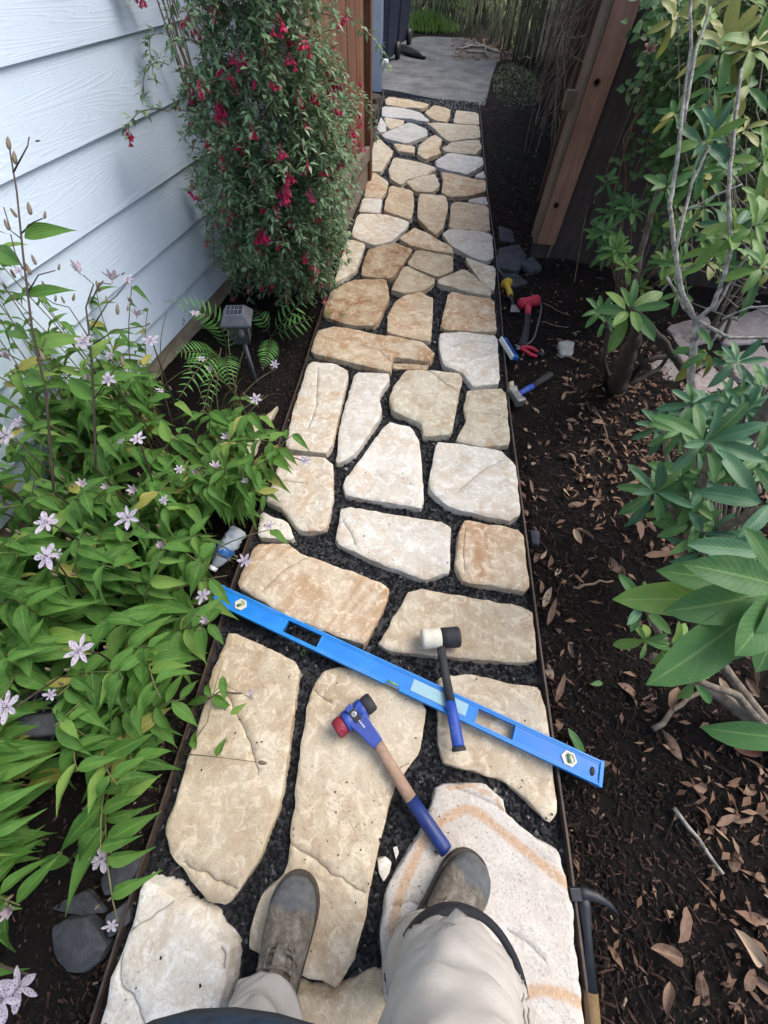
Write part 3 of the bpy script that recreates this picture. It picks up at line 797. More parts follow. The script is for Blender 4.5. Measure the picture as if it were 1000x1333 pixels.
edging(EDGE_L, 'dark metal edging strip between the toad lilies and the flagstones')
edging(EDGE_R, 'dark metal edging strip between the flagstones and the mulch bed')

# concrete pad beyond the stones
pad = [G(*p, 0) for p in [(497,116),(630,142),(640,100),(652,66),(604,50),(548,48),(520,55)]]
pad = [Vector((p.x, p.y)) for p in pad] + [Vector((-2.6, 13)), Vector((-2.6, 7.6))]
make_slab('pavement', pad, .01, -.06, M['concrete'], .16, .01, 77, rough=.5)[0]['kind'] = 'structure'

# ------------------------------------------------------------------ house on the left
wa = Vector((-1.276, 1.319, 0)); wt = Vector((.0905, .9959, 0)); wn = Vector((.9959, -.0905, 0))
house = thing('house', wa + wt * 1.0, 'house side clad in pale blue lap siding above a tan foundation', 'house')
hb = Matrix.Translation(wa) @ Matrix(((wt.x, wn.x, 0, 0), (wt.y, wn.y, 0, 0), (0, 0, 1, 0), (0, 0, 0, 1)))
edges = [.12, .241] + [.241 + .1955 * k for k in range(1, 13)]
L0, L1 = -3.0, 2.72
for i in range(len(edges) - 1):
    z0, z1 = edges[i], edges[i + 1]
    mb = MB(); x0, x1 = L0, L1
    n = 40; vs = []
    for k in range(n + 1):
        x = x0 + (x1 - x0) * k / n; wv = .0012 * noise.noise((x * 1.1, i * 3.3, 0))
        for yy, zz in ((-.004, z0), (.011 + wv, z0), (.013 + wv, z0 + .002), (.001 + wv, z1 + .004), (-.012, z1 + .004)):
            vs.append((x, yy, zz))
    fs = [(k * 5 + j, (k + 1) * 5 + j, (k + 1) * 5 + j + 1, k * 5 + j + 1) for k in range(n) for j in range(4)]
    fs += [tuple(range(5)), tuple(n * 5 + j for j in range(5))[::-1]]
    mb.add(vs, fs, smooth=False)
    o = mb.build('siding_board', M['siding'])
    o.data.transform(Matrix.Translation((0, 0, -z0)))
    o.parent = house; o.matrix_basis = Matrix.Translation(-house.location) @ hb @ Matrix.Translation((0, 0, z0))
mb = MB(); mb.box(((L0 + L1) / 2, -.082, 1.35), (L1 - L0, .13, 2.5), hb); mb.build('wall_core', M['trimpaint'], house)
mb = MB(); mb.box(((L0 + L1) / 2, -.075, .02), (L1 - L0, .11, .22), hb); mb.build('foundation', M['foundation'], house, bevel=.004)

# second house corner, far end
c2 = atX(497, 123, -1.03); c2 = Vector((-1.05, 7.45, 0))
h2 = thing('house', c2, 'corner of a pale blue sided house with a light corner board beyond the wooden fence', 'house')
sd2 = Vector((-.16, .987, 0)); fr2 = Vector((-.98, -.2, 0)).normalized()
for k in range(14):
    z0 = .02 + k * .16
    for (dirv, ln, name) in ((fr2, 2.2, 'siding_board'), (sd2, 2.6, 'siding_board')):
        mb = MB(); nn = Vector((dirv.y, -dirv.x, 0))
        if nn.y > 0 and dirv is fr2: nn = -nn
        if dirv is sd2 and nn.x < 0: nn = -nn
        a, b = c2 + dirv * .07, c2 + dirv * ln
        vs = []
        for q in (a, b):
            for off, zz in ((-.01, z0), (.014, z0), (.003, z0 + .163), (-.01, z0 + .163)): vs.append(q + nn * off + Vector((0, 0, zz)))
        mb.add(vs, [(0, 1, 2, 3), (7, 6, 5, 4), (0, 4, 5, 1), (1, 5, 6, 2), (2, 6, 7, 3), (3, 7, 4, 0)], smooth=False)
        mb.build(name, M['siding'], h2)
mb = MB()
for dirv in (fr2, sd2):
    nn = Vector((dirv.y, -dirv.x, 0))
    if dirv is fr2 and nn.y > 0: nn = -nn
    if dirv is sd2 and nn.x < 0: nn = -nn
    Mx = frame(dirv, nn, Vector((0, 0, 1)), c2)
    mb.box((.045, .012, 1.15), (.10, .024, 2.3), Mx)
mb.build('corner_board', M['trimpaint'], h2, bevel=.003)
mb = MB(); q = c2 + fr2 * 1.1 + sd2 * 1.3
mb.box((0, 0, 1.15), (2.0, 2.4, 2.3), frame(-fr2, sd2, Vector((0, 0, 1)), q) ); mb.build('wall_core', M['trimpaint'], h2)
mb = MB(); pc = atY(501, 77, 8.1)
mb.lathe([(.0, 0), (.05, 0), (.055, .02), (.055, .05), (.0, .05)], 16, aim(pc, (0, 0, 1), Vector((1, 0, 0))) @ Matrix.Rotation(math.pi/2, 4, 'X')); mb.build('pipe_cap', M['whiteedge'], h2)

# navy wheelie bins and drain hose beyond the corner
def wheelie(cx, cy, rz, label):
    t = thing('wheelie_bin', (cx, cy, 0), label, 'bin', 'navy bins past the house corner')
    Mx = Matrix.Translation((cx, cy, 0)) @ Matrix.Rotation(rz, 4, 'Z')
    mb = MB()
    vs = [(sx * w_, sy * d_, z) for z, w_, d_ in ((.06, .22, .25), (.95, .28, .33)) for sx, sy in ((-1, -1), (1, -1), (1, 1), (-1, 1))]
    mb.add(vs, [(3, 2, 1, 0), (4, 5, 6, 7), (0, 1, 5, 4), (1, 2, 6, 5), (2, 3, 7, 6), (3, 0, 4, 7)], Mx, smooth=False)
    mb.build('body', M['navybin'], t, bevel=.03, seg=3)
    mb = MB(); mb.box((0, .01, .985), (.60, .70, .05), Mx); mb.build('lid', M['navybin'], t, bevel=.02)
    for s in (-1, 1):
        mb = MB(); mb.lathe([(.02, 0), (.1, 0), (.1, .05), (.02, .05)], 20, Mx @ Matrix.Translation((s * .25 - .025, .27, .10)) @ Matrix.Rotation(math.pi / 2, 4, 'Y'))
        mb.build('wheel', M['blackplastic'], t)
    mb = MB(); mb.tube([Mx @ Vector((x, .38, .93)) for x in (-.24, 0, .24)], .015, 8); mb.build('handle', M['blackplastic'], t)
wheelie(-1.36, 9.35, -.15, 'navy bin directly behind the pale house corner')
wheelie(-1.33, 10.75, -.2, 'second navy bin further back next to the grass tuft')
mb = MB(); hp = [G(524, 63, .05), G(534, 67, .06), G(545, 71, .05), G(553, 75, .035)]
mb.tube(hp, [.07, .075, .065, .03], 10, flat=.7)
tag(mb.build('drain_hose', M['blackplastic'], origin=(hp[1].x, hp[1].y, 0)), 'black drain hose lying on the concrete by the bins', 'hose')

# ------------------------------------------------------------------ cedar fence on the left of the path
FX = -.69
fe = thing('cedar_fence', (FX, 3.2, 0), 'short cedar fence of reddish upright boards behind the fuchsia', 'fence')
fy0, fy1 = 2.40, 4.15
nb = 11; bw = (fy1 - fy0 - .18) / nb
def rz_(y): return .37 - (y - fy0) / (fy1 - fy0) * .14
for k in range(nb):
    y = fy0 + .09 + bw * (k + .5); z0 = rz_(y) + .03
    mb = MB(); mb.box((FX - .012 + U(-.002, .002), y, (z0 + 1.82) / 2), (.018, bw - .006, 1.82 - z0)); mb.build('board', M['fencewood'], fe, bevel=.003)
for nm, zo, hh in (('rail', 0.0, .085),):
    mb = MB(); a, b = rz_(fy0), rz_(fy1)
    vs = [(FX + dx, y, z + dz) for y, z in ((fy0 + .05, a), (fy1 - .05, b)) for dx in (-.03, .035) for dz in (-.045, .04)]
    mb.add(vs, [(0, 1, 3, 2), (4, 6, 7, 5), (0, 4, 5, 1), (2, 3, 7, 6), (0, 2, 6, 4), (1, 5, 7, 3)], smooth=False)
    mb.build('rail', M['fencegrey'], fe, bevel=.004)
mb = MB(); vs = [(FX + dx, y, z) for y, zt in ((fy0 + .05, rz_(fy0) - .047), (fy1 - .05, rz_(fy1) - .047)) for dx in (-.016, .014) for z in (.03, zt)]
mb.add(vs, [(0, 1, 3, 2), (4, 6, 7, 5), (0, 4, 5, 1), (2, 3, 7, 6), (0, 2, 6, 4), (1, 5, 7, 3)], smooth=False)
mb.build('kickboard', M['fencegrey'], fe, bevel=.003)
for y in (fy0, fy1):
    mb = MB(); mb.box((FX - .005, y, .92), (.09, .09, 1.84)); mb.build('post', M['fencegrey'] if y == fy0 else M['fencewood'], fe, bevel=.006)
# broken brown slabs of bark wedged behind the fence's far end
for k, (px, py) in enumerate(((482, 150), (478, 185), (485, 135))):
    p = G(px, py); poly = [Vector((p.x + .14 * math.cos(a) * U(.7, 1.2), p.y + .22 * math.sin(a) * U(.7, 1.2))) for a in [j * 1.05 for j in range(6)]]
    o, _ = make_slab('rock', poly, .07, -.02, M['darkbark'], .05, .02, 300 + k, origin=(p.x, p.y, 0))
    tag(o, ['brown rock behind the far end of the cedar fence', 'brown rock tight against the cedar fence post', 'brown rock under the pale corner board'][k], 'rock')

# ------------------------------------------------------------------ right-hand post and fences
post = thing('gate_post', (.72, 3.06, 0), 'tall reddish brown post with two dark bolt holes beside the mulch', 'post')
mb = MB(); mb.box((.700, 3.115, .9), (.105, .105, 1.9)); mb.build('core', M['darkboard'], post, bevel=.004)
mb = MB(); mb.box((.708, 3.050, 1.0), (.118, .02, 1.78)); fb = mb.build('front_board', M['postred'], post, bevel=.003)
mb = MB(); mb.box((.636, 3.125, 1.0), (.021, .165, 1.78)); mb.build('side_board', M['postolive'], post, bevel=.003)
mb = MB(); mb.box((.652, 3.056, 1.0), (.007, .014, 1.78)); mb.build('corner_strip', M['postred'], post)
for px, py in ((777, 107), (724, 267)):
    p = atY(px, py, 3.041)
    mb = MB(); mb.lathe([(.0, -.002), (.014, -.002), (.016, .004), (.010, .004), (.008, .001), (.0, .001)], 16, Matrix.Translation(p) @ Matrix.Rotation(math.pi / 2, 4, 'X')); mb.build('bolt', M['darkbark'], post)
mb = MB(); p = atY(739, 131, 3.12); mb.box((.60, 3.14, p.z), (.055, .05, .075)); mb.build('block', M['postolive'], post, bevel=.004)
# dark fence, runs right from the post
df = thing('dark_fence', (1.4, 2.95, 0), 'dark brown board fence behind the rhododendrons right of the post', 'fence')
a, b = Vector((.765, 3.075, 0)), Vector((3.3, 2.72, 0)); dv = (b - a).normalized(); nv = Vector((dv.y, -dv.x, 0)); n = 17; ln = (b - a).length / n
for k in range(n):
    c = a + dv * ln * (k + .5)
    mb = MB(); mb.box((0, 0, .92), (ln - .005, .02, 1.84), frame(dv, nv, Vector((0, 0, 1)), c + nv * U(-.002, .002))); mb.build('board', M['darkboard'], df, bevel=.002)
for z in (.3, 1.5):
    mb = MB(); mb.box((0, -.035, z), ((b - a).length, .045, .09), frame(dv, nv, Vector((0, 0, 1)), (a + b) / 2)); mb.build('rail', M['darkboard'], df)
# dark fence, runs back from the post along the path
ff = thing('dark_fence', (1.1, 6.5, 0), 'dark cedar fence running back from the post, hung with dry vines', 'fence')
a, b = Vector((.73, 3.2, 0)), Vector((1.95, 11.2, 0)); dv = (b - a).normalized(); nv = Vector((-dv.y, dv.x, 0)); n = 46; ln = (b - a).length / n
for k in range(n):
    c = a + dv * ln * (k + .5)
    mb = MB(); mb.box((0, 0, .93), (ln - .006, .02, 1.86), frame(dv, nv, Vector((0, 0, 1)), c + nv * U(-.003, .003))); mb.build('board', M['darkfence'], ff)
for z in (.35, 1.0, 1.6):
    mb = MB(); mb.box((0, .03, z), ((b - a).length, .04, .09), frame(dv, nv, Vector((0, 0, 1)), (a + b) / 2)); mb.build('rail', M['darkfence'], ff)
for k in range(4):
    c = a + dv * (.9 + k * 2.2)
    mb = MB(); mb.box((0, .055, .95), (.09, .09, 1.9), frame(dv, nv, Vector((0, 0, 1)), c)); mb.build('post', M['darkfence'], ff, bevel=.005)

# dry vines on that fence
dvn = thing('dry_vine', (.78, 4.6, 0), 'tangle of dry brown vine stems hanging on the dark fence', 'vine')
for k in range(7):
    mb = MB()
    for j in range(16):
        y = 3.6 + k * .62 + U(0, .7); x0 = .73 + (y - 3.2) * .1525 - .05
        p = Vector((x0 - U(0, .06), y, U(.9, 1.9))); pts = [p.copy()]
        dr = Vector((U(-.05, .02), U(-.12, .12), -.13))
        for s_ in range(12):
            dr = dr + Vector((U(-.045, .04), U(-.08, .08), U(-.03, .04))); p = p + dr
            p.x = max(x0 - .17 - .1 * (y > 4.6), min(x0, p.x))
            if p.z < (.30 if y < 4.4 else .05): break
            pts.append(p.copy())
        if len(pts) > 2: mb.tube(pts, [U(.003, .007) * (1 - .5 * i / len(pts)) for i in range(len(pts))], 4, cap=False)
    mb.build('stem', M['drystem'] if k % 2 else M['bark'], dvn)

# ------------------------------------------------------------------ leaf meshes
def leaf_mesh(name, mat, L=.1, W=.035, peak=.4, fold=.25, droop=.25, seg=7, tip=1.0, wave=.0, twist=0, petiole=.0, sharp=1.0):
    """leaf along +Y, face up +Z; u runs -1..1 across, v 0..1 along"""
    mb = MB(); vs, uv = [], []
    for i in range(seg + 1):
        v = i / seg
        s = (v / peak) ** .75 if v < peak else max(0, (1 - (v - peak) / (1 - peak))) ** (.85 * sharp)
        wd = W / 2 * max(.02, math.sin(min(1, s) * math.pi / 2))
        if i == seg: wd = W * .01
        y = L * v; z = -droop * L * v * v + petiole
        tw = twist * v
        for u in (-1, -.5, 0, .5, 1):
            zz = abs(u) * fold * wd + wave * W * math.sin(v * 14 + u * 2) * abs(u)
            x = u * wd
            vs.append((x * math.cos(tw) - zz * math.sin(tw), y * (1 - .25 * droop * v), z + zz * math.cos(tw) + x * math.sin(tw))); uv.append((u, v))
    fs = [(i * 5 + k, i * 5 + k + 1, (i + 1) * 5 + k + 1, (i + 1) * 5 + k) for i in range(seg) for k in range(4)]
    mb.add(vs, fs, uv=uv)
    return mb.mesh(name, mat)
LILY = [leaf_mesh('leaf', M['lily'], 1, U(.28, .41), U(.28, .38), U(.2, .7), U(.2, .8), 9, wave=U(.0, .09), twist=U(-.7, .7), sharp=1.55) for _ in range(9)]
LILYY = [leaf_mesh('leaf', M['lilyyellow'], 1, U(.28, .36), .36, U(.2, .5), U(.2, .6), 8, wave=.05, twist=U(-.6, .6), sharp=1.2) for _ in range(3)]
def rleaf(mat): return [leaf_mesh('leaf', mat, 1, U(.25, .36), U(.45, .6), U(.1, .5), U(.05, .5), 9, twist=U(-.4, .4), wave=U(.02, .06), sharp=.8) for _ in range(5)]
RH = {k: rleaf(M[k]) for k in ('rhodo', 'rhodolight', 'rhodoblue', 'rhodoyellow', 'rhodored')}
DRY = [leaf_mesh('fallen_leaf', M['dryleaf'], 1, U(.24, .42), U(.4, .55), U(-.3, 1.0), U(-.5, .5), 7, twist=U(-1.2, 1.2), wave=U(0, .12), sharp=.8) for _ in range(10)]
VINE = [leaf_mesh('leaf', M['vine'], 1, U(.5, .65), .42, U(.1, .3), U(.1, .4), 5, sharp=.75) for _ in range(4)]

# ------------------------------------------------------------------ toad lilies
PET = leaf_mesh('petal', M['petal'], 1, .34, .6, .3, .55, 5, sharp=.8)
def flower_mesh(name, mat, open_=1.0):
    mb = MB()
    for k in range(6):
        a = k * math.pi / 3 + U(-.1, .1); el = .15 + (1 - open_) * 1.2 + U(-.15, .15)
        Lp, Wp = 1.0 * U(.85, 1.1), .30 if k % 2 else .42
        vs, uv = [], []
        for i in range(6):
            v = i / 5; wd = Wp / 2 * (math.sin(max(.12, v) ** .8 * math.pi * .93)); r = .08 + Lp * v * math.cos(el - v * .8 * open_)
            z = Lp * v * math.sin(el) * (1 - .55 * v * open_) + .02
            for u in (-1, 0, 1):
                d = Vector((math.cos(a), math.sin(a), 0)); s = Vector((-math.sin(a), math.cos(a), 0))
                vs.append(d * r + s * wd * u + Vector((0, 0, z + .05 * abs(u)))); uv.append((u, v))
        mb.add(vs, [(i * 3 + j, i * 3 + j + 1, (i + 1) * 3 + j + 1, (i + 1) * 3 + j) for i in range(5) for j in range(2)], uv=uv)
    for k in range(6):                                   # stamens and forked styles
        a = k * math.pi / 3 + .4; pts = [Vector((0, 0, 0)), Vector((math.cos(a) * .08, math.sin(a) * .08, .35)), Vector((math.cos(a) * .38, math.sin(a) * .38, .42 + U(-.05, .05)))]
        mb.tube(pts, [.03, .025, .04], 4)
    mb.tube([(0, 0, -.25), (0, 0, 0)], [.05, .09], 6)
    return mb.mesh(name, mat)
FLW = [flower_mesh('flower', M['petal'], o) for o in (1.0, .9, 1.0)]
FLC = [flower_mesh('flower', M['petalplum'], o) for o in (.25, .1)]
mbud = MB(); mbud.lathe([(.02, 0), (.16, .12), (.2, .4), (.15, .75), (.03, 1.0)], 8); BUD = mbud.mesh('bud', M['bud'])

CLEAR = [(268, 668, 345, 752), (195, 380, 430, 540), (28, 905, 82, 965), (88, 1165, 200, 1333)]        # gaps in the stand where other things show
def lily_leaves(t, pts, n0, lenr, dens=.055, yellow=.05, face=None, counter=None):
    acc = 0; side = R_.choice((-1, 1)); total = sum((b - a).length for a, b in zip(pts, pts[1:])); run = 0
    for a, b in zip(pts, pts[1:]):
        d = b - a; seg = d.length; run += seg
        if run / total < n0: continue
        acc += seg
        while acc > dens:
            acc -= dens; side = -side
            tdir = d.normalized(); hz = Vector((tdir.x, tdir.y, 0))
            if hz.length < .15: hz = Vector((U(-1, 1), U(-1, 1), 0))
            hz.normalize(); sidev = Vector((hz.y, -hz.x, 0)) * side
            dirv = (sidev * U(.7, 1.1) + hz * U(.1, .8) + Vector((0, 0, U(-.25, .35)))).normalized()
            L = U(*lenr) * (1 - .35 * max(0, run / total - .6) / .4)
            o = a.lerp(b, U(.2, 1))
            up = (Vector((0, 0, 1)) + Vector((U(-.35, .35), U(-.35, .35), 0))).normalized()
            e_ = o + dirv * L * .6; v_ = e_ - CP; k_ = v_.dot(FW); qx, qy = 500 + 500 * v_.dot(RT) / k_, 666.5 - 500 * v_.dot(UP) / k_
            if any(x0 < qx < x1 and y0 < qy < y1 for x0, y0, x1, y1 in CLEAR): continue
            me = R_.choice(LILYY if R_.random() < yellow else LILY)
            inst('leaf', me, aim(o, dirv, up, L), t)
def lily_plant(base, label, nst, Lr, lean, lenr=(.085, .145), dens=.025, spread=.10, yellow=.05, outw=.9, name='toad_lily', fl=.17):
    t = thing(name, base, label, 'toad lily', 'toad lilies in the left bed')
    mb = MB()
    for k in range(nst):
        a = U(0, 6.28); st = base + Vector((math.cos(a), math.sin(a), 0)) * U(0, spread)
        L = U(*Lr); ln = (lean + Vector((U(-.7, .7), U(-.7, .7), 0)) * outw)
        pts = []; p = st.copy(); d = Vector((ln.x * .25, ln.y * .25, 1)).normalized(); n = 12
        for i in range(n + 1):
            pts.append(p.copy()); f = i / n
            d = (d + Vector((ln.x, ln.y, -.25 - .5 * f)) * .085 + Vector((U(-.05, .05), U(-.05, .05), 0))).normalized()
            p = p + d * L / n
            if p.z < .06: p.z = .06
        mb.tube(pts, [.0032 * (1 - .6 * i / n) for i in range(n + 1)], 5, cap=False)
        lily_leaves(t, pts, .22, lenr, dens, yellow)
        if R_.random() < fl:
            c = pts[-1] + Vector((0, 0, .02)); up = Vector((U(-.5, .5), U(-.7, .2), 1)).normalized()
            inst('flower', R_.choice(FLW if R_.random() < .6 else FLC), aim(c, up.cross(Vector((.3, 1, 0))).normalized(), up, U(.015, .023)), t)
            for q in range(2): inst('bud', BUD, aim(pts[-2] + Vector((U(-.02, .02), U(-.02, .02), .012)), Vector((1, 0, 0)), Vector((U(-.5, .5), U(-.5, .5), 1)).normalized(), U(.012, .02)), t)
    mb.build('stem', M['lilystem'], t)
    return t
E_ = Vector
clumps = [
 ((-1.14, 1.10), 'toad lily clump with a brown-tipped leaf right against the pale siding', 8, (.42, .58), (.35, -.1)),
 ((-.80, 1.16), 'toad lily clump just in front of the black lantern', 8, (.32, .46), (.35, -.1)),
 ((-1.18, .74), 'broad toad lily clump below the tall budded stalk', 8, (.45, .62), (.4, -.1)),
 ((-.80, .84), 'toad lily clump leaning toward the crumpled bottle', 9, (.34, .50), (.55, .0)),
 ((-1.10, .36), 'toad lily clump with three pale spotted flowers at the photo\'s left', 8, (.45, .62), (.45, -.1)),
 ((-.76, .50), 'toad lily clump touching the left end of the blue level', 8, (.34, .48), (.55, -.05)),
 ((-1.0, .02), 'toad lily clump shading the half hidden lantern', 7, (.40, .56), (.35, -.15)),
 ((-.72, .20), 'toad lily clump drooping over the edging below the level', 8, (.32, .46), (.55, -.1)),
 ((-.86, -.24), 'sparse toad lily clump above the big slate', 5, (.32, .46), (.35, -.25)),
 ((-.66, .72), 'low toad lily clump just uphill of the crumpled bottle', 6, (.28, .42), (.30, .1)),
 ((-1.20, .15), 'tall toad lily clump running out of the left border of the photo', 8, (.45, .6), (.35, -.1)),
 ((-1.0, -.18), 'toad lily clump at the lower left border above the drooping flowers', 6, (.38, .52), (.3, -.05)),
 ((-.96, .60), 'toad lily clump filling the middle of the bed below the siding', 7, (.40, .55), (.35, -.1)),
 ((-1.24, .98), 'toad lily clump tucked against the foundation', 6, (.45, .6), (.3, -.2)),
 ((-.90, .20), 'toad lily clump under the star-shaped white flower', 7, (.38, .52), (.4, -.1)),
 ((-.70, -.03), 'toad lily clump with small leaves over the edging strip', 5, (.28, .40), (.45, -.25)),
]
for (x, y), lab, n, Lr, ln in clumps:
    lily_plant(Vector((x, y, soil_z(x, y))), lab, n + 4, Lr, Vector((ln[0], ln[1], 0)))

for (x, y), lab, n, Lr in (((-1.12, .98), 'tall airy flowering toad lily before the siding, nearest the lantern', 7, (.62, .85)), ((-1.16, .78), 'tall airy flowering toad lily before the siding beside the branching stalk', 8, (.65, .9)), ((-1.22, .55), 'tall airy flowering toad lily before the siding at the left border', 8, (.65, .9))):
    lily_plant(Vector((x, y, soil_z(x, y))), lab, n, Lr, Vector((.12, -.05, 0)), (.06, .11), .05, .10, .03, .5, 'toad_lily', .9)
lily_plant(Vector((-.92, -.33, 0)), 'toad lily clump hanging over the near left corner beside the slates', 10, (.30, .46), Vector((.25, -.02, 0)), fl=.1)
# open flowers standing above the leaves, each with its stalk: a flowering stem is a plant of its own here
def flower_stem(px, py, dep, label, size=.026, closed=False, base=None, lean=None):
    c = D(px, py, dep)
    b = base or Vector((c.x - .10 + U(-.05, .05), c.y + U(-.02, .12), 0)); b.z = soil_z(b.x, b.y)
    t = thing('flowering_lily', b, label, 'flower', 'flowering toad lily stems')
    up = Vector((U(-.2, .2), -.25 + U(-.2, .2), 1)).normalized() if not lean else lean
    mid = b.lerp(c, .6) + Vector((-.03, .02, .04))
    pts = [b, b.lerp(mid, .5) + Vector((-.01, 0, .02)), mid, c - up * size * .5]
    mb = MB(); mb.tube(pts, [.003, .0028, .0022, .0018], 5); mb.build('stem', M['darkstem'], t)
    inst('flower', R_.choice(FLC if closed else FLW), aim(c, Vector((up.y, -up.x, 0)).normalized() if Vector((up.y, -up.x, 0)).length > .05 else Vector((1, 0, 0)), up, size) @ Matrix.Rotation(U(0, 6), 4, 'Z'), t)
    for s in (-1, 1):
        q = mid + Vector((s * .02, U(-.02, .02), .01)); inst('bud', BUD, aim(q, Vector((1, 0, 0)), Vector((s * .3, U(-.3, .3), 1)).normalized(), .018) , t)
        inst('leaf', R_.choice(LILY), aim(pts[1].lerp(mid, U(.2, .9)), Vector((s, U(-.5, .5), .1)), Vector((0, 0, 1)), U(.07, .1)), t)
FB = {(398, 600): G(350, 612), (328, 905): G(262, 930), (333, 520): G(318, 545), (133, 1117): G(110, 1130), (26, 1282): G(8, 1240), (4, 1300): G(-15, 1280)}
for px, py, dp, lab in [
 (62, 680, .80, 'open spotted toad lily flower at the photo\'s left, upper of two close together'),
 (168, 674, .86, 'half open spotted toad lily flower right of the leftmost pair'),
 (62, 724, .78, 'spotted toad lily flower at the photo\'s left, lower of two close together'),
 (105, 847, .74, 'star-shaped white spotted flower on the leaves left of the level'),
 (10, 567, .84, 'pale flower cut by the photo\'s left border under the tall stalk'),
 (10, 920, .66, 'pale flower cut by the photo\'s left border beside the hidden lantern'),
 (133, 1117, .80, 'purple-spotted open flower above the slates by the edging'),
 (26, 1282, .56, 'drooping mauve spotted flower at the near left corner'),
 (4, 1300, .54, 'purple flower at the bottom left border next to the drooping mauve one'),
 (110, 446, .92, 'large mauve spotted flower in front of the siding'),
 (142, 494, .95, 'ragged pale flower below the large mauve one before the siding'),
 (197, 444, 1.02, 'small white star flower over the siding\'s bottom edge'),
 (180, 572, .95, 'small closed white flower among the leaves under the ferns'),
 (265, 775, .98, 'two-petalled white flower touching the blue level\'s end'),
 (333, 520, 1.28, 'white curled flower in front of the lantern stake'),
 (398, 600, 1.3, 'lilac spotted flower hanging over the white ring-marked stone'),
 (328, 905, 1.12, 'little lilac flower hanging over the long tan flagstone')]:
    flower_stem(px, py, dp, lab, .031 if dp < .9 else .024, base=FB.get((px, py)))

# tall budded stalks before the siding
def stalk(pix, dep, label, side):
    pts0 = [D(x, y, d) for (x, y), d in zip(pix, dep)]
    b = Vector((pts0[0].x, pts0[0].y, 0)); b.z = soil_z(b.x, b.y)
    t = thing('toad_lily_stalk', b, label, 'toad lily')
    pts = [b] + pts0; sm = []
    for a, c in zip(pts, pts[1:]): sm += [a.lerp(c, k / 4) for k in range(4)]
    sm.append(pts[-1])
    mb = MB(); mb.tube(sm, [.0034 * (1 - .6 * i / len(sm)) for i in range(len(sm))], 6)
    for br in side:
        q = [D(x, y, d) for x, y, d in br[0]]
        mb.tube(q, [.0018] + [.0012] * (len(q) - 1), 5)
        for (x, y, d, kind, sz, el) in br[1]:
            c = D(x, y, d); up = (UP * math.cos(el) + RT * math.sin(el)).normalized()
            Mx = aim(c, up.cross(FW).normalized(), up, sz)
            if kind == 'b': inst('bud', BUD, Mx @ Matrix.Diagonal((.75, .75, 1, 1)), t)
            elif kind == 'c': inst('flower', R_.choice(FLC), Mx, t)
            elif kind == 'l': inst('leaf', R_.choice(LILY), aim(c, up, -FW, sz), t)
            else: inst('flower', R_.choice(FLW), Mx, t)
    mb.build('stem', M['darkstem'], t)
d = .86
stalk([(70, 640), (60, 510), (42, 430), (30, 330), (22, 250), (12, 190)], [.98, .92, .88, .86, .85, .85], 'tall dark budded toad lily stalk in front of the siding', [
 ([(17, 225, .85), (36, 190, .84), (38, 178, .84)], [(46, 184, .84, 'b', .012, 1.4), (12, 195, .85, 'b', .03, -.1), (20, 214, .85, 'b', .03, -.1)]),
 ([(27, 305, .86), (42, 290, .85), (56, 284, .85)], [(40, 280, .85, 'b', .03, -.2), (58, 285, .85, 'b', .018, .1)]),
 ([(27, 310, .86), (14, 300, .86), (5, 270, .86)], [(12, 300, .86, 'b', .028, -.4), (22, 283, .86, 'b', .026, -.6)]),
 ([(30, 350, .86), (20, 330, .86), (14, 305, .86)], [(32, 310, .86, 'l', .11, 1.2), (26, 345, .86, 'l', .12, -1.0)]),
 ([(34, 385, .87), (50, 358, .87), (72, 352, .87)], [(47, 345, .87, 'b', .026, -.4), (76, 352, .87, 'b', .016, .2), (40, 358, .87, 'b', .03, -.4)]),
 ([(40, 425, .88), (20, 395, .88), (5, 372, .88)], [(20, 362, .88, 'b', .024, -.5), (36, 385, .88, 'l', .10, 1.25), (38, 440, .88, 'l', .13, -1.1)]),
 ([(48, 470, .9), (60, 440, .9)], [(50, 455, .9, 'l', .12, .9), (60, 500, .9, 'l', .13, -1.2), (58, 470, .9, 'b', .03, -.4)]),
])
stalk([(125, 610), (122, 520), (118, 450), (112, 400), (122, 370)], [1.02, .97, .94, .93, .93], 'branching toad lily stalk with closed mauve flowers over the siding', [
 ([(112, 400, .93), (122, 370, .93), (108, 358, .93)], [(104, 355, .93, 'c', .026, -.5), (130, 372, .93, 'b', .016, .6)]),
 ([(118, 395, .93), (130, 368, .93), (145, 370, .93)], [(146, 365, .93, 'c', .026, -.1), (158, 358, .93, 'b', .012, .9)]),
 ([(118, 430, .94), (140, 395, .94), (152, 385, .94), (167, 366, .94)], [(140, 395, .94, 'b', .02, -.2), (130, 380, .94, 'b', .03, -.3)]),
 ([(116, 440, .94), (90, 400, .94), (70, 395, .94), (60, 388, .94)], [(84, 395, .94, 'b', .02, -.4), (72, 393, .94, 'b', .018, .1), (95, 392, .94, 'b', .02, .2), (60, 378, .94, 'b', .026, -.4)]),
 ([(118, 450, .94), (150, 430, .94), (190, 424, .94)], [(190, 424, .94, 'b', .014, 1.0), (153, 410, .94, 'b', .028, 0), (166, 405, .94, 'b', .016, .1), (178, 412, .94, 'c', .02, .1)]),
 ([(122, 520, .97), (150, 480, .97), (160, 470, .97)], [(160, 478, .97, 'b', .03, -.1), (180, 478, .97, 'b', .022, .1), (120, 500, .97, 'l', .12, 1.0), (122, 520, .97, 'l', .12, -.9), (118, 470, .95, 'l', .09, .5)]),
])

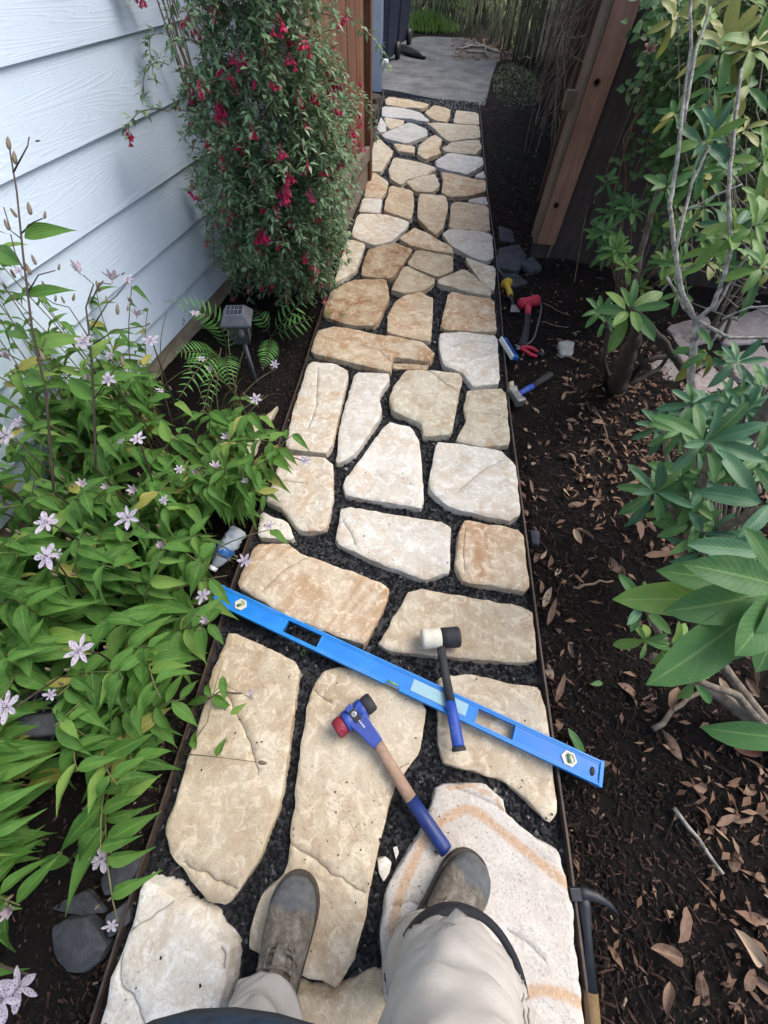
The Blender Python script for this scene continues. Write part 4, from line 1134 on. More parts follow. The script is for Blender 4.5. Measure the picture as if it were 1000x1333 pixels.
# a wiry sprig lying over the long tan stone
t = thing('toad_lily_sprig', G(232, 930), 'thin toad lily sprig trailing across the long tan flagstone', 'toad lily')
mb = MB()
for q in ([(215, 945, .06), (275, 905, .16), (290, 890, .17), (330, 910, .15)], [(235, 990, .03), (270, 940, .12), (280, 895, .16), (290, 860, .17)], [(225, 980, .03), (280, 985, .10), (335, 992, .11)]):
    mb.tube([G(*a) for a in q], [.0014, .0012, .0010, .0008][:len(q)], 5)
mb.build('stem', M['lilystem'], t)
for px, py, z, ang in ((290, 880, .17, -1.2), (275, 905, .16, 2.6), (300, 930, .14, .8), (255, 975, .08, 2.2), (282, 985, .1, 1.6)):
    c = G(px, py, z); inst('leaf', R_.choice(LILY), aim(c, Vector((math.cos(ang), math.sin(ang), 0)), Vector((0, -.2, 1)), U(.045, .07)), t)
inst('bud', BUD, aim(G(336, 992, .11), Vector((0, 1, 0)), Vector((1, 0, .1)), .025), t)

# ------------------------------------------------------------------ fuchsia
fb_ = Vector((-.93, 2.35, 0))
fu = thing('fuchsia_bush', fb_, 'tall fuchsia bush hung with red flowers between the siding and the cedar fence', 'bush')
fol = MB(); stm = MB(); tips = []
def small_leaf(mb, o, d, up, L, W):
    d = d.normalized(); s = d.cross(up)
    if s.length < .01: return
    s.normalize(); n_ = s.cross(d)
    a = o + d * L * .5
    mb.add([o, a + s * W * .5 + n_ * W * .12, o + d * L - n_ * L * .15, a - s * W * .5 + n_ * W * .12, a], [(0, 4, 1), (4, 2, 1), (0, 3, 4), (4, 3, 2)], uv=[(0, 0), (.8, .5), (0, 1), (-.8, .5), (0, .5)])
BUSH = [(272, -140), (284, 160), (304, 260), (336, 345), (398, 350), (404, 300), (418, 220), (408, 130), (378, 60), (368, 0), (362, -140)]
BUSHP = [Vector(q) for q in BUSH]
def pix(p):
    v_ = p - CP; k_ = max(.05, v_.dot(FW)); return 500 + 500 * v_.dot(RT) / k_, 666.5 - 500 * v_.dot(UP) / k_
def in_crown(p):
    # envelope: bulges towards the path and the camera, narrow at the foot
    z = p.z
    if z < .12 or z > 1.75: return False
    k = min(1, max(0, (z - .05) / .55)); r = .10 + .30 * k
    cx = -.87 + .03 * k; cy = 2.30 - .08 * k
    return ((p.x - cx) / (r * 1.02)) ** 2 + ((p.y - cy) / (r * .95)) ** 2 < 1 and p.x > -1.155
for k in range(3600):
    z = .16 + 1.58 * U(0, 1) ** .85; kz = min(1, max(0, (z - .05) / .55)); r = (.12 + .30 * kz)
    a = U(-2.9, 1.5); rr = r * math.sqrt(U(.15, 1))
    p = Vector((-.87 + .03 * kz + math.cos(a) * rr, 2.30 - .08 * kz + math.sin(a) * rr * .95, z))
    if p.x < -1.13: p.x = -1.13 + U(0, .03)
    if p.x > FX - .05 and p.y > 2.33:
        if z > .95 or R_.random() < .55: continue
        p.x = FX + .03 + U(0, .08)
    if not inside(*pix(p), BUSHP) and R_.random() > .02: continue
    out = Vector((math.cos(a), math.sin(a), 0))
    d = (out * .6 + Vector((U(-.5, .5), U(-.5, .5), U(-.2, .9)))).normalized(); tw = [p.copy()]
    for s_ in range(9):
        d = (d + Vector((0, 0, -.16)) + Vector((U(-.15, .15), U(-.15, .15), U(-.1, .1)))).normalized()
        p = p + d * U(.018, .028)
        if p.x < -1.15: p.x = -1.15
        tw.append(p.copy())
        for s2 in range(4):
            dl = (d * .4 + Vector((U(-1, 1), U(-1, 1), U(-.3, .7)))).normalized()
            small_leaf(fol, p + dl * .003, dl, Vector((U(-.4, .4), U(-.4, .4), 1)), U(.023, .041), U(.0095, .015))
    stm.tube(tw, [.0016] * len(tw), 3, cap=False); tips.append((tw[-1], a, z))
for k in range(26):
    a = U(0, 6.28); p = fb_ + Vector((math.cos(a) * .07, math.sin(a) * .07 , 0)); d = Vector((math.cos(a) * .16, math.sin(a) * .16 - .03, 1)).normalized(); pts = [p.copy()]
    for s_ in range(14):
        d = (d + Vector((U(-.09, .09), U(-.09, .09), 0))).normalized(); p = p + d * .1
        p.x = max(-1.12, min(-.72, p.x)); pts.append(p.copy())
    stm.tube(pts, [.006 * (1 - .05 * i) for i in range(len(pts))], 5, cap=False)
tag(fol.build('foliage', M['fuchsia_leaf'], fu), None, None, None, 'stuff')
stm.build('branches', M['drystem'], fu)
def fuchsia_mesh():
    mb = MB()
    for j in range(R_.choice((3, 4, 5))):
        ox, oy, oz = U(-.020, .020), U(-.020, .020), U(-.018, .014)
        mb.tube([(ox * .2, oy * .2, .022), (ox, oy, oz)], .0008, 3)
        mb.tube([(ox, oy, oz), (ox, oy, oz - .005), (ox, oy, oz - .010)], [.0025, .0034, .0052], 6)
        for k in range(5):
            a = k * 1.257 + U(0, .4); d = Vector((math.cos(a), math.sin(a), 0)); s_ = Vector((-d.y, d.x, 0)); o = Vector((ox, oy, oz - .009))
            mb.add([o + s_ * .003, o - s_ * .003, o + d * .009 + Vector((0, 0, -.004)) - s_ * .0045, o + d * .009 + Vector((0, 0, -.004)) + s_ * .0045, o + d * .017 + Vector((0, 0, -.011))], [(0, 1, 2, 3), (3, 2, 4)])
        mb.tube([(ox, oy, oz - .010), (ox, oy, oz - .017), (ox + .001, oy, oz - .022)], [.0058, .0052, .002], 6)
    return mb.mesh('flower', M['fuchsia'])
FU = [fuchsia_mesh() for _ in range(6)]
for px, py, dy, s in [(362,30,1.98,1.2),(445,22,2.35,1.1),(347,57,1.97,1),(378,78,1.98,.9),(432,95,2.28,1.5),(438,112,2.28,1.3),(425,118,2.2,1),(408,125,2.12,1),(283,138,1.95,1.2),(284,148,1.95,1.2),(250,120,2.05,1.3),(262,112,2.05,1),(305,78,1.97,.9),(318,75,1.97,.9),(285,88,1.97,.8),(330,105,1.95,.8),(366,195,1.93,1.1),(425,178,2.18,1),(458,175,2.35,1.1),(470,190,2.4,1),(457,170,2.3,1),(470,105,2.35,.8),(468,160,2.4,.9),(440,225,2.22,1.5),(442,238,2.22,1.3),(420,228,2.1,1.2),(376,232,1.95,1.3),(370,250,1.95,1.3),(366,256,1.95,1.1),(325,252,2.0,1),(343,300,1.95,1.6),(338,304,1.95,1.4),(346,306,1.95,1.3),(302,277,2.05,1.1),(310,313,2.08,1),(397,333,2.05,1.2),(380,290,2.0,1),(404,252,2.0,1),(287,212,1.98,1),(310,190,1.95,.9),(275,190,2.02,.8),(250,160,2.08,.9),(240,20,2.1,1.1),(255,40,2.05,1),(262,45,2.05,.9),(280,15,2.0,.9),(300,100,1.95,.7),(345,270,1.96,1),(358,272,1.97,1),(400,160,2.05,.9),(425,320,2.3,.8)]:
    p = atY(px, py, dy - (.20 if px < 420 else .12)); inst('flower', R_.choice(FU), Matrix.Translation(p) @ Matrix.Rotation(U(0, 6.28), 4, 'Z') @ Matrix.Scale(s * .72, 4), fu)
for p, a, z in R_.sample(tips, 150):
    inst('flower', R_.choice(FU), Matrix.Translation(p) @ Matrix.Rotation(U(0, 6.28), 4, 'Z') @ Matrix.Scale(U(.5, .8), 4), fu)

# ------------------------------------------------------------------ ferns
PIN = [leaf_mesh('pinna', M['fern'], 1, .17, .25, .15, .3, 5, sharp=1.0, wave=.06) for _ in range(3)]
def fern(base, fronds, label):
    t = thing('fern', base, label, 'fern', 'ferns around the lantern')
    for mid, tip, wd in fronds:
        pts = []
        for i in range(19):
            f = i / 18; pts.append(base.lerp(mid, f).lerp(mid.lerp(tip, f), f))
        mb = MB(); mb.tube(pts, [.0024 * (1 - .7 * i / 18) for i in range(19)], 5); fr = mb.build('frond', M['lilystem'], t)
        for i in range(4, 19, 1 if (tip - base).length > .33 else 2):
            d = (pts[min(18, i + 1)] - pts[i - 1]).normalized(); up = Vector((0, 0, .5)) + Vector((.45, -.75, .45)); up = (up - d * up.dot(d)).normalized(); s = d.cross(up)
            f = (i - 4) / 14; L = wd * math.sin(math.pi * (.18 + .78 * f)) ** .8 * (1 - .35 * f)
            for sg in (-1, 1):
                o = inst('pinna', R_.choice(PIN), aim(Vector((0, 0, 0)), s * sg + d * .45 + Vector((0, 0, U(-.2, .1))), up, L), None)
                o.parent = fr; o.matrix_basis = Matrix.Translation(pts[i] - wloc(fr)) @ o.matrix_basis
def P3(px, py, z): return G(px, py, z)
fern(G(292, 478), [(G(310, 400, .34), G(214, 392, .42), .085), (G(285, 430, .32), G(232, 520, .26), .095), (G(290, 440, .30), G(300, 505, .20), .08), (G(280, 450, .28), G(225, 460, .26), .075), (G(285, 450, .26), G(262, 545, .16), .07)], 'fern left of the lantern, one frond laid over the siding')
fern(G(352, 438), [(G(372, 412, .20), G(404, 381, .18), .09), (G(380, 425, .18), G(410, 412, .10), .08), (G(355, 445, .18), G(342, 478, .10), .07), (G(345, 415, .18), G(330, 402, .14), .07)], 'bright fern right of the lantern by the path edging')
fern(G(440, 405), [(P3(445, 408, .08), P3(452, 412, .07), .03), (P3(430, 405, .08), P3(420, 412, .05), .03)], 'tiny fern sprig spilling on to the brown flagstone')

# ------------------------------------------------------------------ lanterns
def lantern(base, capc, sz, rz, label):
    t = thing('solar_lantern', base, label, 'lantern', 'solar lanterns in the left bed')
    ax = (capc - base).normalized() if (capc - base).length > .05 else Vector((0, 0, 1))
    x = Vector((math.cos(rz), math.sin(rz), 0)); y = ax.cross(x).normalized(); x = y.cross(ax)
    Mx = frame(x, y, ax, capc)
    def frus(mb, z0, a, z1, b, M_=Mx):
        vs = [(sx * w_, sy * w_, z) for z, w_ in ((z0, a), (z1, b)) for sx, sy in ((-1, -1), (1, -1), (1, 1), (-1, 1))]
        mb.add(vs, [(3, 2, 1, 0), (4, 5, 6, 7), (0, 1, 5, 4), (1, 2, 6, 5), (2, 3, 7, 6), (3, 0, 4, 7)], M_, smooth=False)
    s = sz / 2
    mb = MB(); frus(mb, -.16 * s, s, -.02 * s, s); frus(mb, -.02 * s, s * .99, .52 * s, s * .60); mb.build('cap', M['lanternblk'], t, bevel=.002)
    mb = MB(); frus(mb, .521 * s, s * .5, .54 * s, s * .5); mb.build('solar_panel', M['solar'], t)
    mb = MB()
    for k in (-.25, 0, .25): mb.box((k * s, 0, .545 * s), (.02 * s, s * .92, .004 * s), Mx)
    mb.box((0, 0, .552 * s), (s * .92, .02 * s, .004 * s), Mx); mb.build('grid_line', M['solarline'], t)
    mb = MB(); frus(mb, -1.55 * s, s * .48, -.16 * s, s * .74); mb.build('glass', M['lanternglass'], t)
    for sx, sy in ((-1, -1), (1, -1), (1, 1), (-1, 1)):
        MB().tube([Mx @ Vector((sx * s * .49, sy * s * .49, -1.57 * s)), Mx @ Vector((sx * s * .75, sy * s * .75, -.15 * s))], .07 * s, 4).build('cage_bar', M['lanternblk'], t)
    mb = MB(); frus(mb, -1.75 * s, s * .40, -1.55 * s, s * .55); mb.build('foot', M['lanternblk'], t, bevel=.001)
    mb = MB(); mb.lathe([(.0, -1.4 * s), (.16 * s, -1.4 * s), (.2 * s, -1.1 * s), (.1 * s, -.9 * s), (.0, -.9 * s)], 12, Mx); mb.build('bulb', M['whiteedge'], t)
    mb = MB(); mb.tube([base + Vector((0, 0, -.03)), Mx @ Vector((0, 0, -1.72 * s))], .009, 8); mb.build('stake', M['lanternblk'], t)
lb = G(336, 505); lantern(lb, lb + Vector((0, 0, .36)), .122, .25, 'black solar lantern on a stake among ferns near the siding')
lb = G(50, 1000); lantern(lb, D(52, 928, .98), .125, .5, 'second black solar lantern half hidden under toad lily leaves')

# ------------------------------------------------------------------ crumpled bottle
b0, b1 = G(312, 688, .09), G(286, 727, .06)
t = thing('plastic_bottle', (b1.x, b1.y, 0), 'crumpled clear plastic bottle with a blue label against the left edging', 'bottle')
ax = (b1 - b0).normalized(); Mx = aim(b0, ax.cross(Vector((0, 0, 1))).normalized(), ax)
def crumple(prof, n, amp, f):
    mb = MB(); mb.lathe(prof, n)
    for v in mb.v:
        k = 1 + amp * fbm((v.x * f, v.y * f, v.z * f), 3); v.x *= k; v.y *= k
    mb.v = [Mx @ v for v in mb.v]; return mb
Lb = (b1 - b0).length
crumple([(.004, 0), (.022, .002), (.030, .012), (.027, .03), (.031, .04), (.027, .052), (.031, .062), (.026, .075), (.030, .085), (.028, Lb * .95), (.018, Lb * 1.15), (.012, Lb * 1.25)], 26, .35, 45).build('bottle_body', M['clear'], t)
crumple([(.0315, .078), (.0325, .082), (.0315, Lb * .9), (.030, Lb * .92)], 26, .25, 45).build('label_band', M['bluetool'], t)
crumple([(.013, Lb * 1.26), (.0145, Lb * 1.26), (.0145, Lb * 1.36), (.012, Lb * 1.38)], 18, .02, 10).build('cap', M['whiteedge'], t)

# ------------------------------------------------------------------ slates and rocks
def slab_px(pts, z, mat, seed, label, name='slate', cat='slate', th=.03, step=.013, rough=.8):
    poly = [G(x, y, z) for x, y in pts]; c = sum(poly, Vector()) / len(poly)
    o, _ = make_slab(name, [Vector((p.x, p.y)) for p in poly], z * .75, z * .75 - th, mat, step, .003, seed, origin=(c.x, c.y, 0), rough=rough, tilt=(U(-.08, .08), U(-.08, .08)))
    return tag(o, label, cat)
slab_px([(62,1212),(80,1200),(106,1197),(122,1212),(134,1234),(124,1256),(103,1271),(80,1268),(66,1245)], .045, M['slate'], 401, 'big rounded grey slate by the left edging')
slab_px([(134,1197),(163,1173),(164,1203),(137,1225)], .05, M['slate'], 402, 'small wedge of slate between the big slate and the edging')
slab_px([(125,1146),(154,1117),(183,1113),(176,1137),(147,1166),(130,1168)], .05, M['slate'], 403, 'pale grey slate under the purple-spotted flower')
slab_px([(60,1185),(110,1160),(132,1190),(100,1196)], .03, M['slate'], 404, 'dark slate half buried behind the big rounded slate')
slab_px([(650,320),(676,315),(687,331),(676,350),(647,344)], .045, M['slate'], 405, 'dark slate nearest the path at the foot of the post', step=.03)
slab_px([(679,339),(694,331),(708,344),(692,350)], .06, M['slate'], 406, 'dark slate leaning at the foot of the red-brown post', step=.03)
slab_px([(650,352),(672,352),(690,366),(668,372),(655,366)], .03, M['slate'], 407, 'flat dark slate above the yellow chisel', step=.03)
slab_px([(649,292),(668,297),(672,312),(652,310)], .04, M['slate'], 408, 'flat brown-grey slate farthest up the mulch', step=.03)
slab_px([(728,443),(738,440),(749,443),(748,457),(732,458)], .05, M['grey'], 409, 'small grey stone on the mulch right of the red snips', 'rock', 'rock', .06, .014, 1.0)
slab_px([(663,496),(669,494),(671,505),(665,506)], .03, M['greytan'], 410, 'little tan stone by the head of the blue club hammer', 'rock', 'rock', .03, .012, .6)
slab_px([(692,688),(703,690),(704,708),(694,706)], .03, M['slate'], 411, 'bluish stone chip beside the right edging', 'rock', 'rock', .03, .012, .6)
slab_px([(345,540),(362,525),(350,548)], .03, M['greytan'], 412, 'pale stone chip under the lantern', 'rock', 'rock', .03, .012, .6)
slab_px([(300,565),(322,548),(340,556),(330,585),(308,590)], .05, M['greytan'], 413, 'grey-brown stone between the toad lilies and the lantern', 'rock', 'rock', .05, .018, .8)

# old paving seen through the rhododendrons on the right
sp = tag(MB().add([G(*p, .012) for p in [(842,412),(1010,372),(1150,420),(1150,720),(1020,720),(935,600),(860,545)]], [(0, 6, 5, 4, 3, 2, 1)]).build('side_path', M['soil']), 'second stone path beyond the rhododendrons', None, None, 'structure')
for k, pts in enumerate([[(882,500),(925,474),(962,498),(956,535),(902,535)],[(930,470),(995,446),(1010,474),(968,496)],[(972,505),(1010,482),(1060,540),(970,552)],[(868,425),(920,410),(937,438),(888,452)],[(930,420),(1000,398),(1015,440),(944,448)],[(846,470),(884,458),(922,470),(878,497),(850,490)],[(962,560),(1055,552),(1060,620),(990,625)],[(905,545),(955,545),(978,615),(930,600)],[(1000,635),(1080,630),(1090,700),(1010,690)],[(1020,430),(1080,420),(1100,520),(1065,520)]]):
    poly = [G(x, y, .03) for x, y in pts]
    make_slab('paver', [Vector((p.x, p.y)) for p in poly], .03, -.0, M['sidestone'], .035, .008, 500 + k, sp)

# ------------------------------------------------------------------ mulch and litter
RB = [(700, 300), (760, 350), (880, 400), (900, 560), (1080, 760), (1150, 1400), (780, 1400), (735, 1080), (705, 850), (690, 690), (664, 500), (648, 330), (640, 200)]
RBW = [Vector((p.x, p.y)) for p in (G(*q) for q in RB)]
mb = MB()
def chip(mb, x, y, z, L, W):
    a = U(0, 6.28); t_ = U(-.5, .5); d = Vector((math.cos(a), math.sin(a), t_)).normalized(); s = Vector((-d.y, d.x, U(-.4, .4))).normalized(); n_ = d.cross(s)
    c = Vector((x, y, z)); k = []
    for e in (-1, 1):
        for f in (-1, 1): k.append(c + d * L * e * U(.4, .5) + s * W * f * U(.35, .5))
    k += [c + n_ * W * .5]
    mb.add(k, [(0, 1, 4), (1, 3, 4), (3, 2, 4), (2, 0, 4)], smooth=False)
for k in range(30000):
    y = -.7 + 5.0 * U(0, 1) ** 1.7; x = xat(EDGE_R, y) + .015 + 1.3 * U(0, 1) ** 1.3
    if y > 3.0 and x > .66: continue
    chip(mb, x, y, soil_z(x, y) + U(0, .012), U(.005, .024) if R_.random() < .94 else U(.03, .07), U(.002, .007))
for k in range(9000):
    y = U(-.7, 2.6); x = xat(EDGE_L, y) - .012 - .6 * U(0, 1) ** 1.4
    if x > -1.27: chip(mb, x, y, soil_z(x, y) + U(0, .008), U(.005, .018), U(.003, .007))
for k in range(3000):
    y = U(3.0, 7.5); x = U(xat(EDGE_R, y) + .02, .62 + (y - 3.0) * .15); chip(mb, x, y, soil_z(x, y) + .004, U(.01, .04), U(.005, .012))
tag(mb.build('mulch', M['chips']), 'dark bark mulch scattered over both beds', 'mulch', None, 'stuff')

mb = MB()
for k in range(4200):
    y = -.6 + 3.6 * U(0, 1) ** 1.3; x = xat(EDGE_R, y) + .02 + 1.2 * U(0, 1)
    if y > 3: continue
    dens = .14 + .86 * (1 if (x > .72 + .12 * noise.noise((x * 5, y * 5, 1)) and .8 < y < 2.1) or (x > .85 and y < .15) else 0)
    if R_.random() > dens: continue
    a = U(0, 6.28); small_leaf(mb, Vector((x, y, soil_z(x, y) + U(.006, .022))), Vector((math.cos(a), math.sin(a), U(-.3, .3))), Vector((U(-.6, .6), U(-.6, .6), 1)), U(.012, .05), U(.005, .018))
tag(mb.build('leaf_litter', M['drylitter']), 'small broken dry leaves strewn over the right bed', 'leaf litter', None, 'stuff')
MARKS = [((664, 385), 'the yellow stone chisel'), ((690, 415), 'the small red mallet'), ((690, 455), 'the red snips'), ((700, 503), 'the blue club hammer'), ((739, 449), 'the small grey stone'), ((808, 490), 'the dark rhododendron stump'), ((690, 640), 'the upper edging'), ((735, 640), 'the bare soil strip'), ((780, 590), 'the pale diagonal twig'), ((850, 690), 'the blue-green whorl'), ((770, 768), 'the short bare twig'), ((706, 800), 'the middle edging'), ((840, 800), 'the small low whorl'), ((810, 900), 'the fresh green fallen leaf'), ((730, 960), 'the right end of the level'), ((900, 1090), 'the pale split stick'), ((950, 975), 'the red-brown rounded leaf'), ((960, 1180), 'the split stick end'), ((770, 1230), 'the brick hammer'), ((950, 1280), 'the near right corner'), ((860, 1250), 'the bottom mulch'), ((760, 740), 'the open mulch'), ((820, 560), 'the pale stem root')]
MARKP = [(G(*p), n) for p, n in MARKS]
def fallen(x, y, L, ang=None, lab=0, z=.012, tilt=.25):
    a = U(0, 6.28) if ang is None else ang
    Mx = aim((x, y, soil_z(x, y) + z), Vector((math.cos(a), math.sin(a), U(-tilt, tilt) * .6)), Vector((U(-tilt, tilt), U(-tilt, tilt), 1)), L)
    near = min(MARKP, key=lambda q: (q[0].x - x) ** 2 + (q[0].y - y) ** 2)[1]
    size = 'long' if L > .075 else 'small' if L < .05 else 'middling'
    tag(inst('fallen_leaf', R_.choice(DRY), Mx), '%s curled dry brown leaf on the mulch near %s' % (size, near), 'leaf', '%s dry leaves near %s' % (size, near))
for px, py, L, ang in [(772,650,.06,-.6),(735,596,.07,-.9),(762,652,.05,.1),(712,740,.06,1.3),(706,792,.075,1.2),(711,815,.08,1.4),(746,750,.05,-.8),(738,838,.05,-1.4),(720,752,.05,.9),(690,610,.05,1.0),(800,890,.10,-.7),(828,915,.07,-.2),(790,655,.05,0),(765,655,.055,.2),(730,640,.06,-.9),(724,600,.05,.3),(700,640,.04,0),(760,640,.05,.6),(690,468,.06,.4),(675,473,.05,.8),(702,476,.05,.2),(915,930,.07,.2),(940,960,.05,1)]:
    p = G(px, py); fallen(p.x, p.y, L, ang, 2 if px < 715 else 0)
for k in range(95):
    if k < 60: px, py = 830 + R_.gauss(0, 45), 640 + R_.gauss(0, 75)
    else: px, py = U(860, 1010), U(860, 1300)
    p = G(px, py); fallen(p.x, p.y, U(.05, .10), None, 1, U(.008, .035), .7)
for k in range(38):
    px, py = U(690, 850), U(400, 660); p = G(px, py); fallen(p.x, p.y, U(.03, .06), None, 0, .012)
for k in range(14):
    y = U(-.2, 1.6); x = xat(EDGE_R, y) + U(.02, .09); fallen(x, y, U(.035, .075), U(1.0, 2.1), 2)
# a few green leaves dropped on the mulch
for px, py, L, ang, lab in ((763, 893, .05, .25, 'fresh green leaf fallen on the mulch right of the level'), (735, 948, .09, -1.0, 'long green leaf poking out by the edging beside the level'), (784, 610, .03, 1.2, 'small shiny green leaf on the mulch'), (933, 975, .085, .1, 'red-brown rounded leaf at the edge of the mulch'), (240+0, 878, .035, 1.5, '')):
    if not lab: continue
    p = G(px, py); tag(inst('fallen_leaf', R_.choice(RH['rhodored' if 'red' in lab else 'rhodo']), aim((p.x, p.y, soil_z(p.x, p.y) + .03), Vector((math.cos(ang), math.sin(ang), .05)), Vector((.1, -.1, 1)), L) @ Matrix.Diagonal((1.7 if 'red' in lab else 1.25, 1, 1, 1))), lab, 'leaf')
p = G(394, 856, .01); tag(inst('fallen_leaf', LILY[2], aim((p.x, p.y, .022), Vector((.1, 1, .05)), Vector((0, 0, 1)), .045)), 'thin green leaf in the grit below the level', 'leaf')
# sticks
def stick(a, b, r, label, z=.02, mat='drystem', bend=.01):
    a = G(*a); b = G(*b); a.z = soil_z(a.x, a.y) + z; b.z = soil_z(b.x, b.y) + z
    pts = [a.lerp(b, k / 6) + Vector((U(-bend, bend), U(-bend, bend), 0)) * (0 < k < 6) for k in range(7)]
    tag(MB().tube(pts, [r * (1 - .3 * k / 6) for k in range(7)], 6).build('twig', M[mat], origin=pts[0]), label, 'twig')
stick((865, 1050), (925, 1132), .006, 'pale split stick on the mulch at the lower right', mat='palebark', bend=.004)
stick((742, 768), (790, 762), .005, 'short bare twig on the mulch right of the buff stone')
stick((770, 545), (795, 600), .004, 'pale diagonal twig on the litter left of the teal rhododendron')
stick((704, 402), (738, 420), .003, 'straight thin twig beside the red mallet'); stick((700, 425), (736, 436), .003, 'straight thin twig below the red mallet')
stick((840, 950), (905, 895), .008, 'dark broken branch end at the foot of the near rhododendron', mat='bark')

# ------------------------------------------------------------------ rhododendrons
def whorl(t, c, L, n, kind, tilt=Vector((0, 0, 1)), el=(.0, .9), upn=3):
    ax = tilt.normalized(); u = ax.orthogonal().normalized(); w_ = ax.cross(u); a0 = U(0, 6.28)
    for k in range(n):
        a = a0 + k * 2.399; e = el[0] + (el[1] - el[0]) * (k / max(1, n - 1)) + U(-.15, .15)
        d = (u * math.cos(a) + w_ * math.sin(a)) * math.cos(e) + ax * math.sin(e)
        kd = kind if isinstance(kind, str) else R_.choice(kind)
        o = c + d * L * .05 - ax * L * .25 * (1 - k / n)
        inst('leaf', R_.choice(RH[kd]), aim(o, d, ax + Vector((U(-.15, .15), U(-.15, .15), 0)), L * U(.72, 1.08) * (1 - .3 * k / n)), t)
def limb(mb, pts, r0, r1, n=7):
    sm = []
    for i in range(len(pts) - 1):
        for k in range(5):
            q = pts[i].lerp(pts[i + 1], k / 5); j = (r0 + r1) * .14 if 0 < k else 0
            sm.append(q + Vector((U(-j, j), U(-j, j), U(-j, j))))
    sm.append(pts[-1]); m = len(sm)
    mb.tube(sm, [r0 + (r1 - r0) * i / m for i in range(m)], n)
V = Vector
CAMUP = V((-.1, -.5, .85))
# A: small-leaved shrub in front of the dark fence
pb = G(812, 408); pb.z = 0
tA = thing('rhododendron', pb, 'small-leaved rhododendron at the foot of the dark fence beside the post', 'rhododendron', 'rhododendrons')
mb = MB()
for px, py, dp, L, n, kd in ((813, 268, 1.72, .085, 15, 'rhodo'), (803, 326, 1.62, .088, 17, ('rhodo', 'rhodolight')), (790, 300, 1.66, .075, 10, 'rhodo'), (886, 292, 1.65, .07, 12, 'rhodolight'), (868, 338, 1.5, .08, 14, ('rhodo', 'rhodolight')), (818, 345, 1.58, .07, 10, 'rhodolight'), (880, 350, 1.52, .07, 9, 'rhodo')):
    c = D(px, py, dp); whorl(tA, c, L, n, kd, CAMUP); limb(mb, [pb + V((U(-.04, .04), U(-.04, .04), 0)), pb.lerp(c, .5) + V((U(-.05, .05), .05, .03)), c - CAMUP.normalized() * .02], .011, .005)
limb(mb, [pb + V((.02, .02, 0)), D(828, 360, 1.72), D(842, 300, 1.62), D(854, 261, 1.5), D(862, 235, 1.45)], .014, .010)
mb.build('branches', M['bark'], tA)
for k in range(12):
    px, py = U(775, 900), U(235, 385); c = D(px, py, U(1.6, 1.95)); MB().tube([c, c.lerp(pb, .45) + V((0, 0, .02)), pb + V((U(-.05, .05), 0, 0))], [.0028, .0036, .005], 5, cap=False).build('twig', M['bark'], tA); whorl(tA, c, U(.06, .085), R_.randint(8, 12), R_.choice(('rhodo', ('rhodo', 'rhodolight'))), CAMUP + V((U(-.3, .3), U(-.3, .3), 0)), (-.3, .9))
# B: dark stump with bright glossy whorl
pb = G(806, 505); pb.z = 0
tB = thing('rhododendron', pb, 'rhododendron on a dark stump holding one bright glossy whorl of leaves', 'rhododendron', 'rhododendrons')
mb = MB(); c = D(822, 402, 1.08)
limb(mb, [pb + V((0, 0, -.03)), D(812, 478, 1.5), D(826, 440, 1.32)], .045, .02, 10)
limb(mb, [D(826, 440, 1.32), D(830, 420, 1.2), c], .016, .008)
limb(mb, [D(900, 505, 1.35), D(885, 475, 1.26), D(860, 440, 1.18), D(835, 418, 1.12), c], .013, .009)
limb(mb, [pb + V((.02, 0, 0)), D(840, 470, 1.45), D(880, 460, 1.45)], .018, .007); limb(mb, [pb + V((-.04, .03, 0)), D(785, 470, 1.55), D(792, 430, 1.45), D(784, 408, 1.42)], .014, .006)
limb(mb, [D(822, 500, 1.5), D(860, 478, 1.5), D(876, 455, 1.45)], .01, .005)
mb.build('branches', M['darkbark'], tB)
whorl(tB, c, .125, 11, ('rhodolight', 'rhodo'), V((-.05, -.6, .8)), (-.15, .7)); whorl(tB, D(783, 404, 1.42), .085, 11, 'rhodo', CAMUP); whorl(tB, D(790, 415, 1.5), .08, 7, 'rhodo', CAMUP)
# C: tall pale-stemmed plant
pb = G(912, 655); pb.z = 0
tC = thing('rhododendron', pb, 'tall rhododendron with forked pale lichen-grey stems', 'rhododendron', 'rhododendrons')
mb = MB()
limb(mb, [pb, D(905, 620, 1.15), D(897, 530, 1.08), D(903, 450, 1.02), D(906, 417, 1.0)], 0.0112, 0.0077, 8)
limb(mb, [D(906, 417, 1.0), D(888, 380, .98), D(878, 320, .97), D(872, 270, .97), D(880, 220, .96), D(888, 150, .95), D(900, 60, .95), D(898, -10, .95)], 0.0060, 0.0035)
limb(mb, [D(906, 417, 1.0), D(928, 400, .97), D(943, 360, .95), D(952, 320, .94), D(948, 250, .93), D(956, 166, .93), D(965, 90, .93)], 0.0063, 0.0035)
limb(mb, [D(890, 160, .95), D(905, 70, .94), D(925, 10, .93)], 0.0042, 0.0028); limb(mb, [D(878, 330, .97), D(900, 240, .95), D(924, 190, .93)], 0.0042, 0.0028)
limb(mb, [D(906, 417, 1.0), D(890, 400, 1.0), D(868, 360, 1.0)], 0.0042, 0.0028); limb(mb, [D(862, 378, 1.05), D(890, 350, 1.0), D(925, 338, .98)], 0.0028, 0.0021)
limb(mb, [D(895, 275, 1.0), D(930, 255, .98), D(966, 240, .96)], 0.0028, 0.0021); limb(mb, [D(906, 417, 1.0), D(950, 440, .98), D(1010, 440, .95)], 0.0042, 0.0035)
limb(mb, [D(940, 415, .98), D(975, 400, .95), D(1015, 398, .93)], 0.0028, 0.0021); limb(mb, [D(930, 405, .97), D(960, 350, .95), D(990, 310, .92)], 0.0042, 0.0028)
mb.build('branches', M['palebark'], tC)
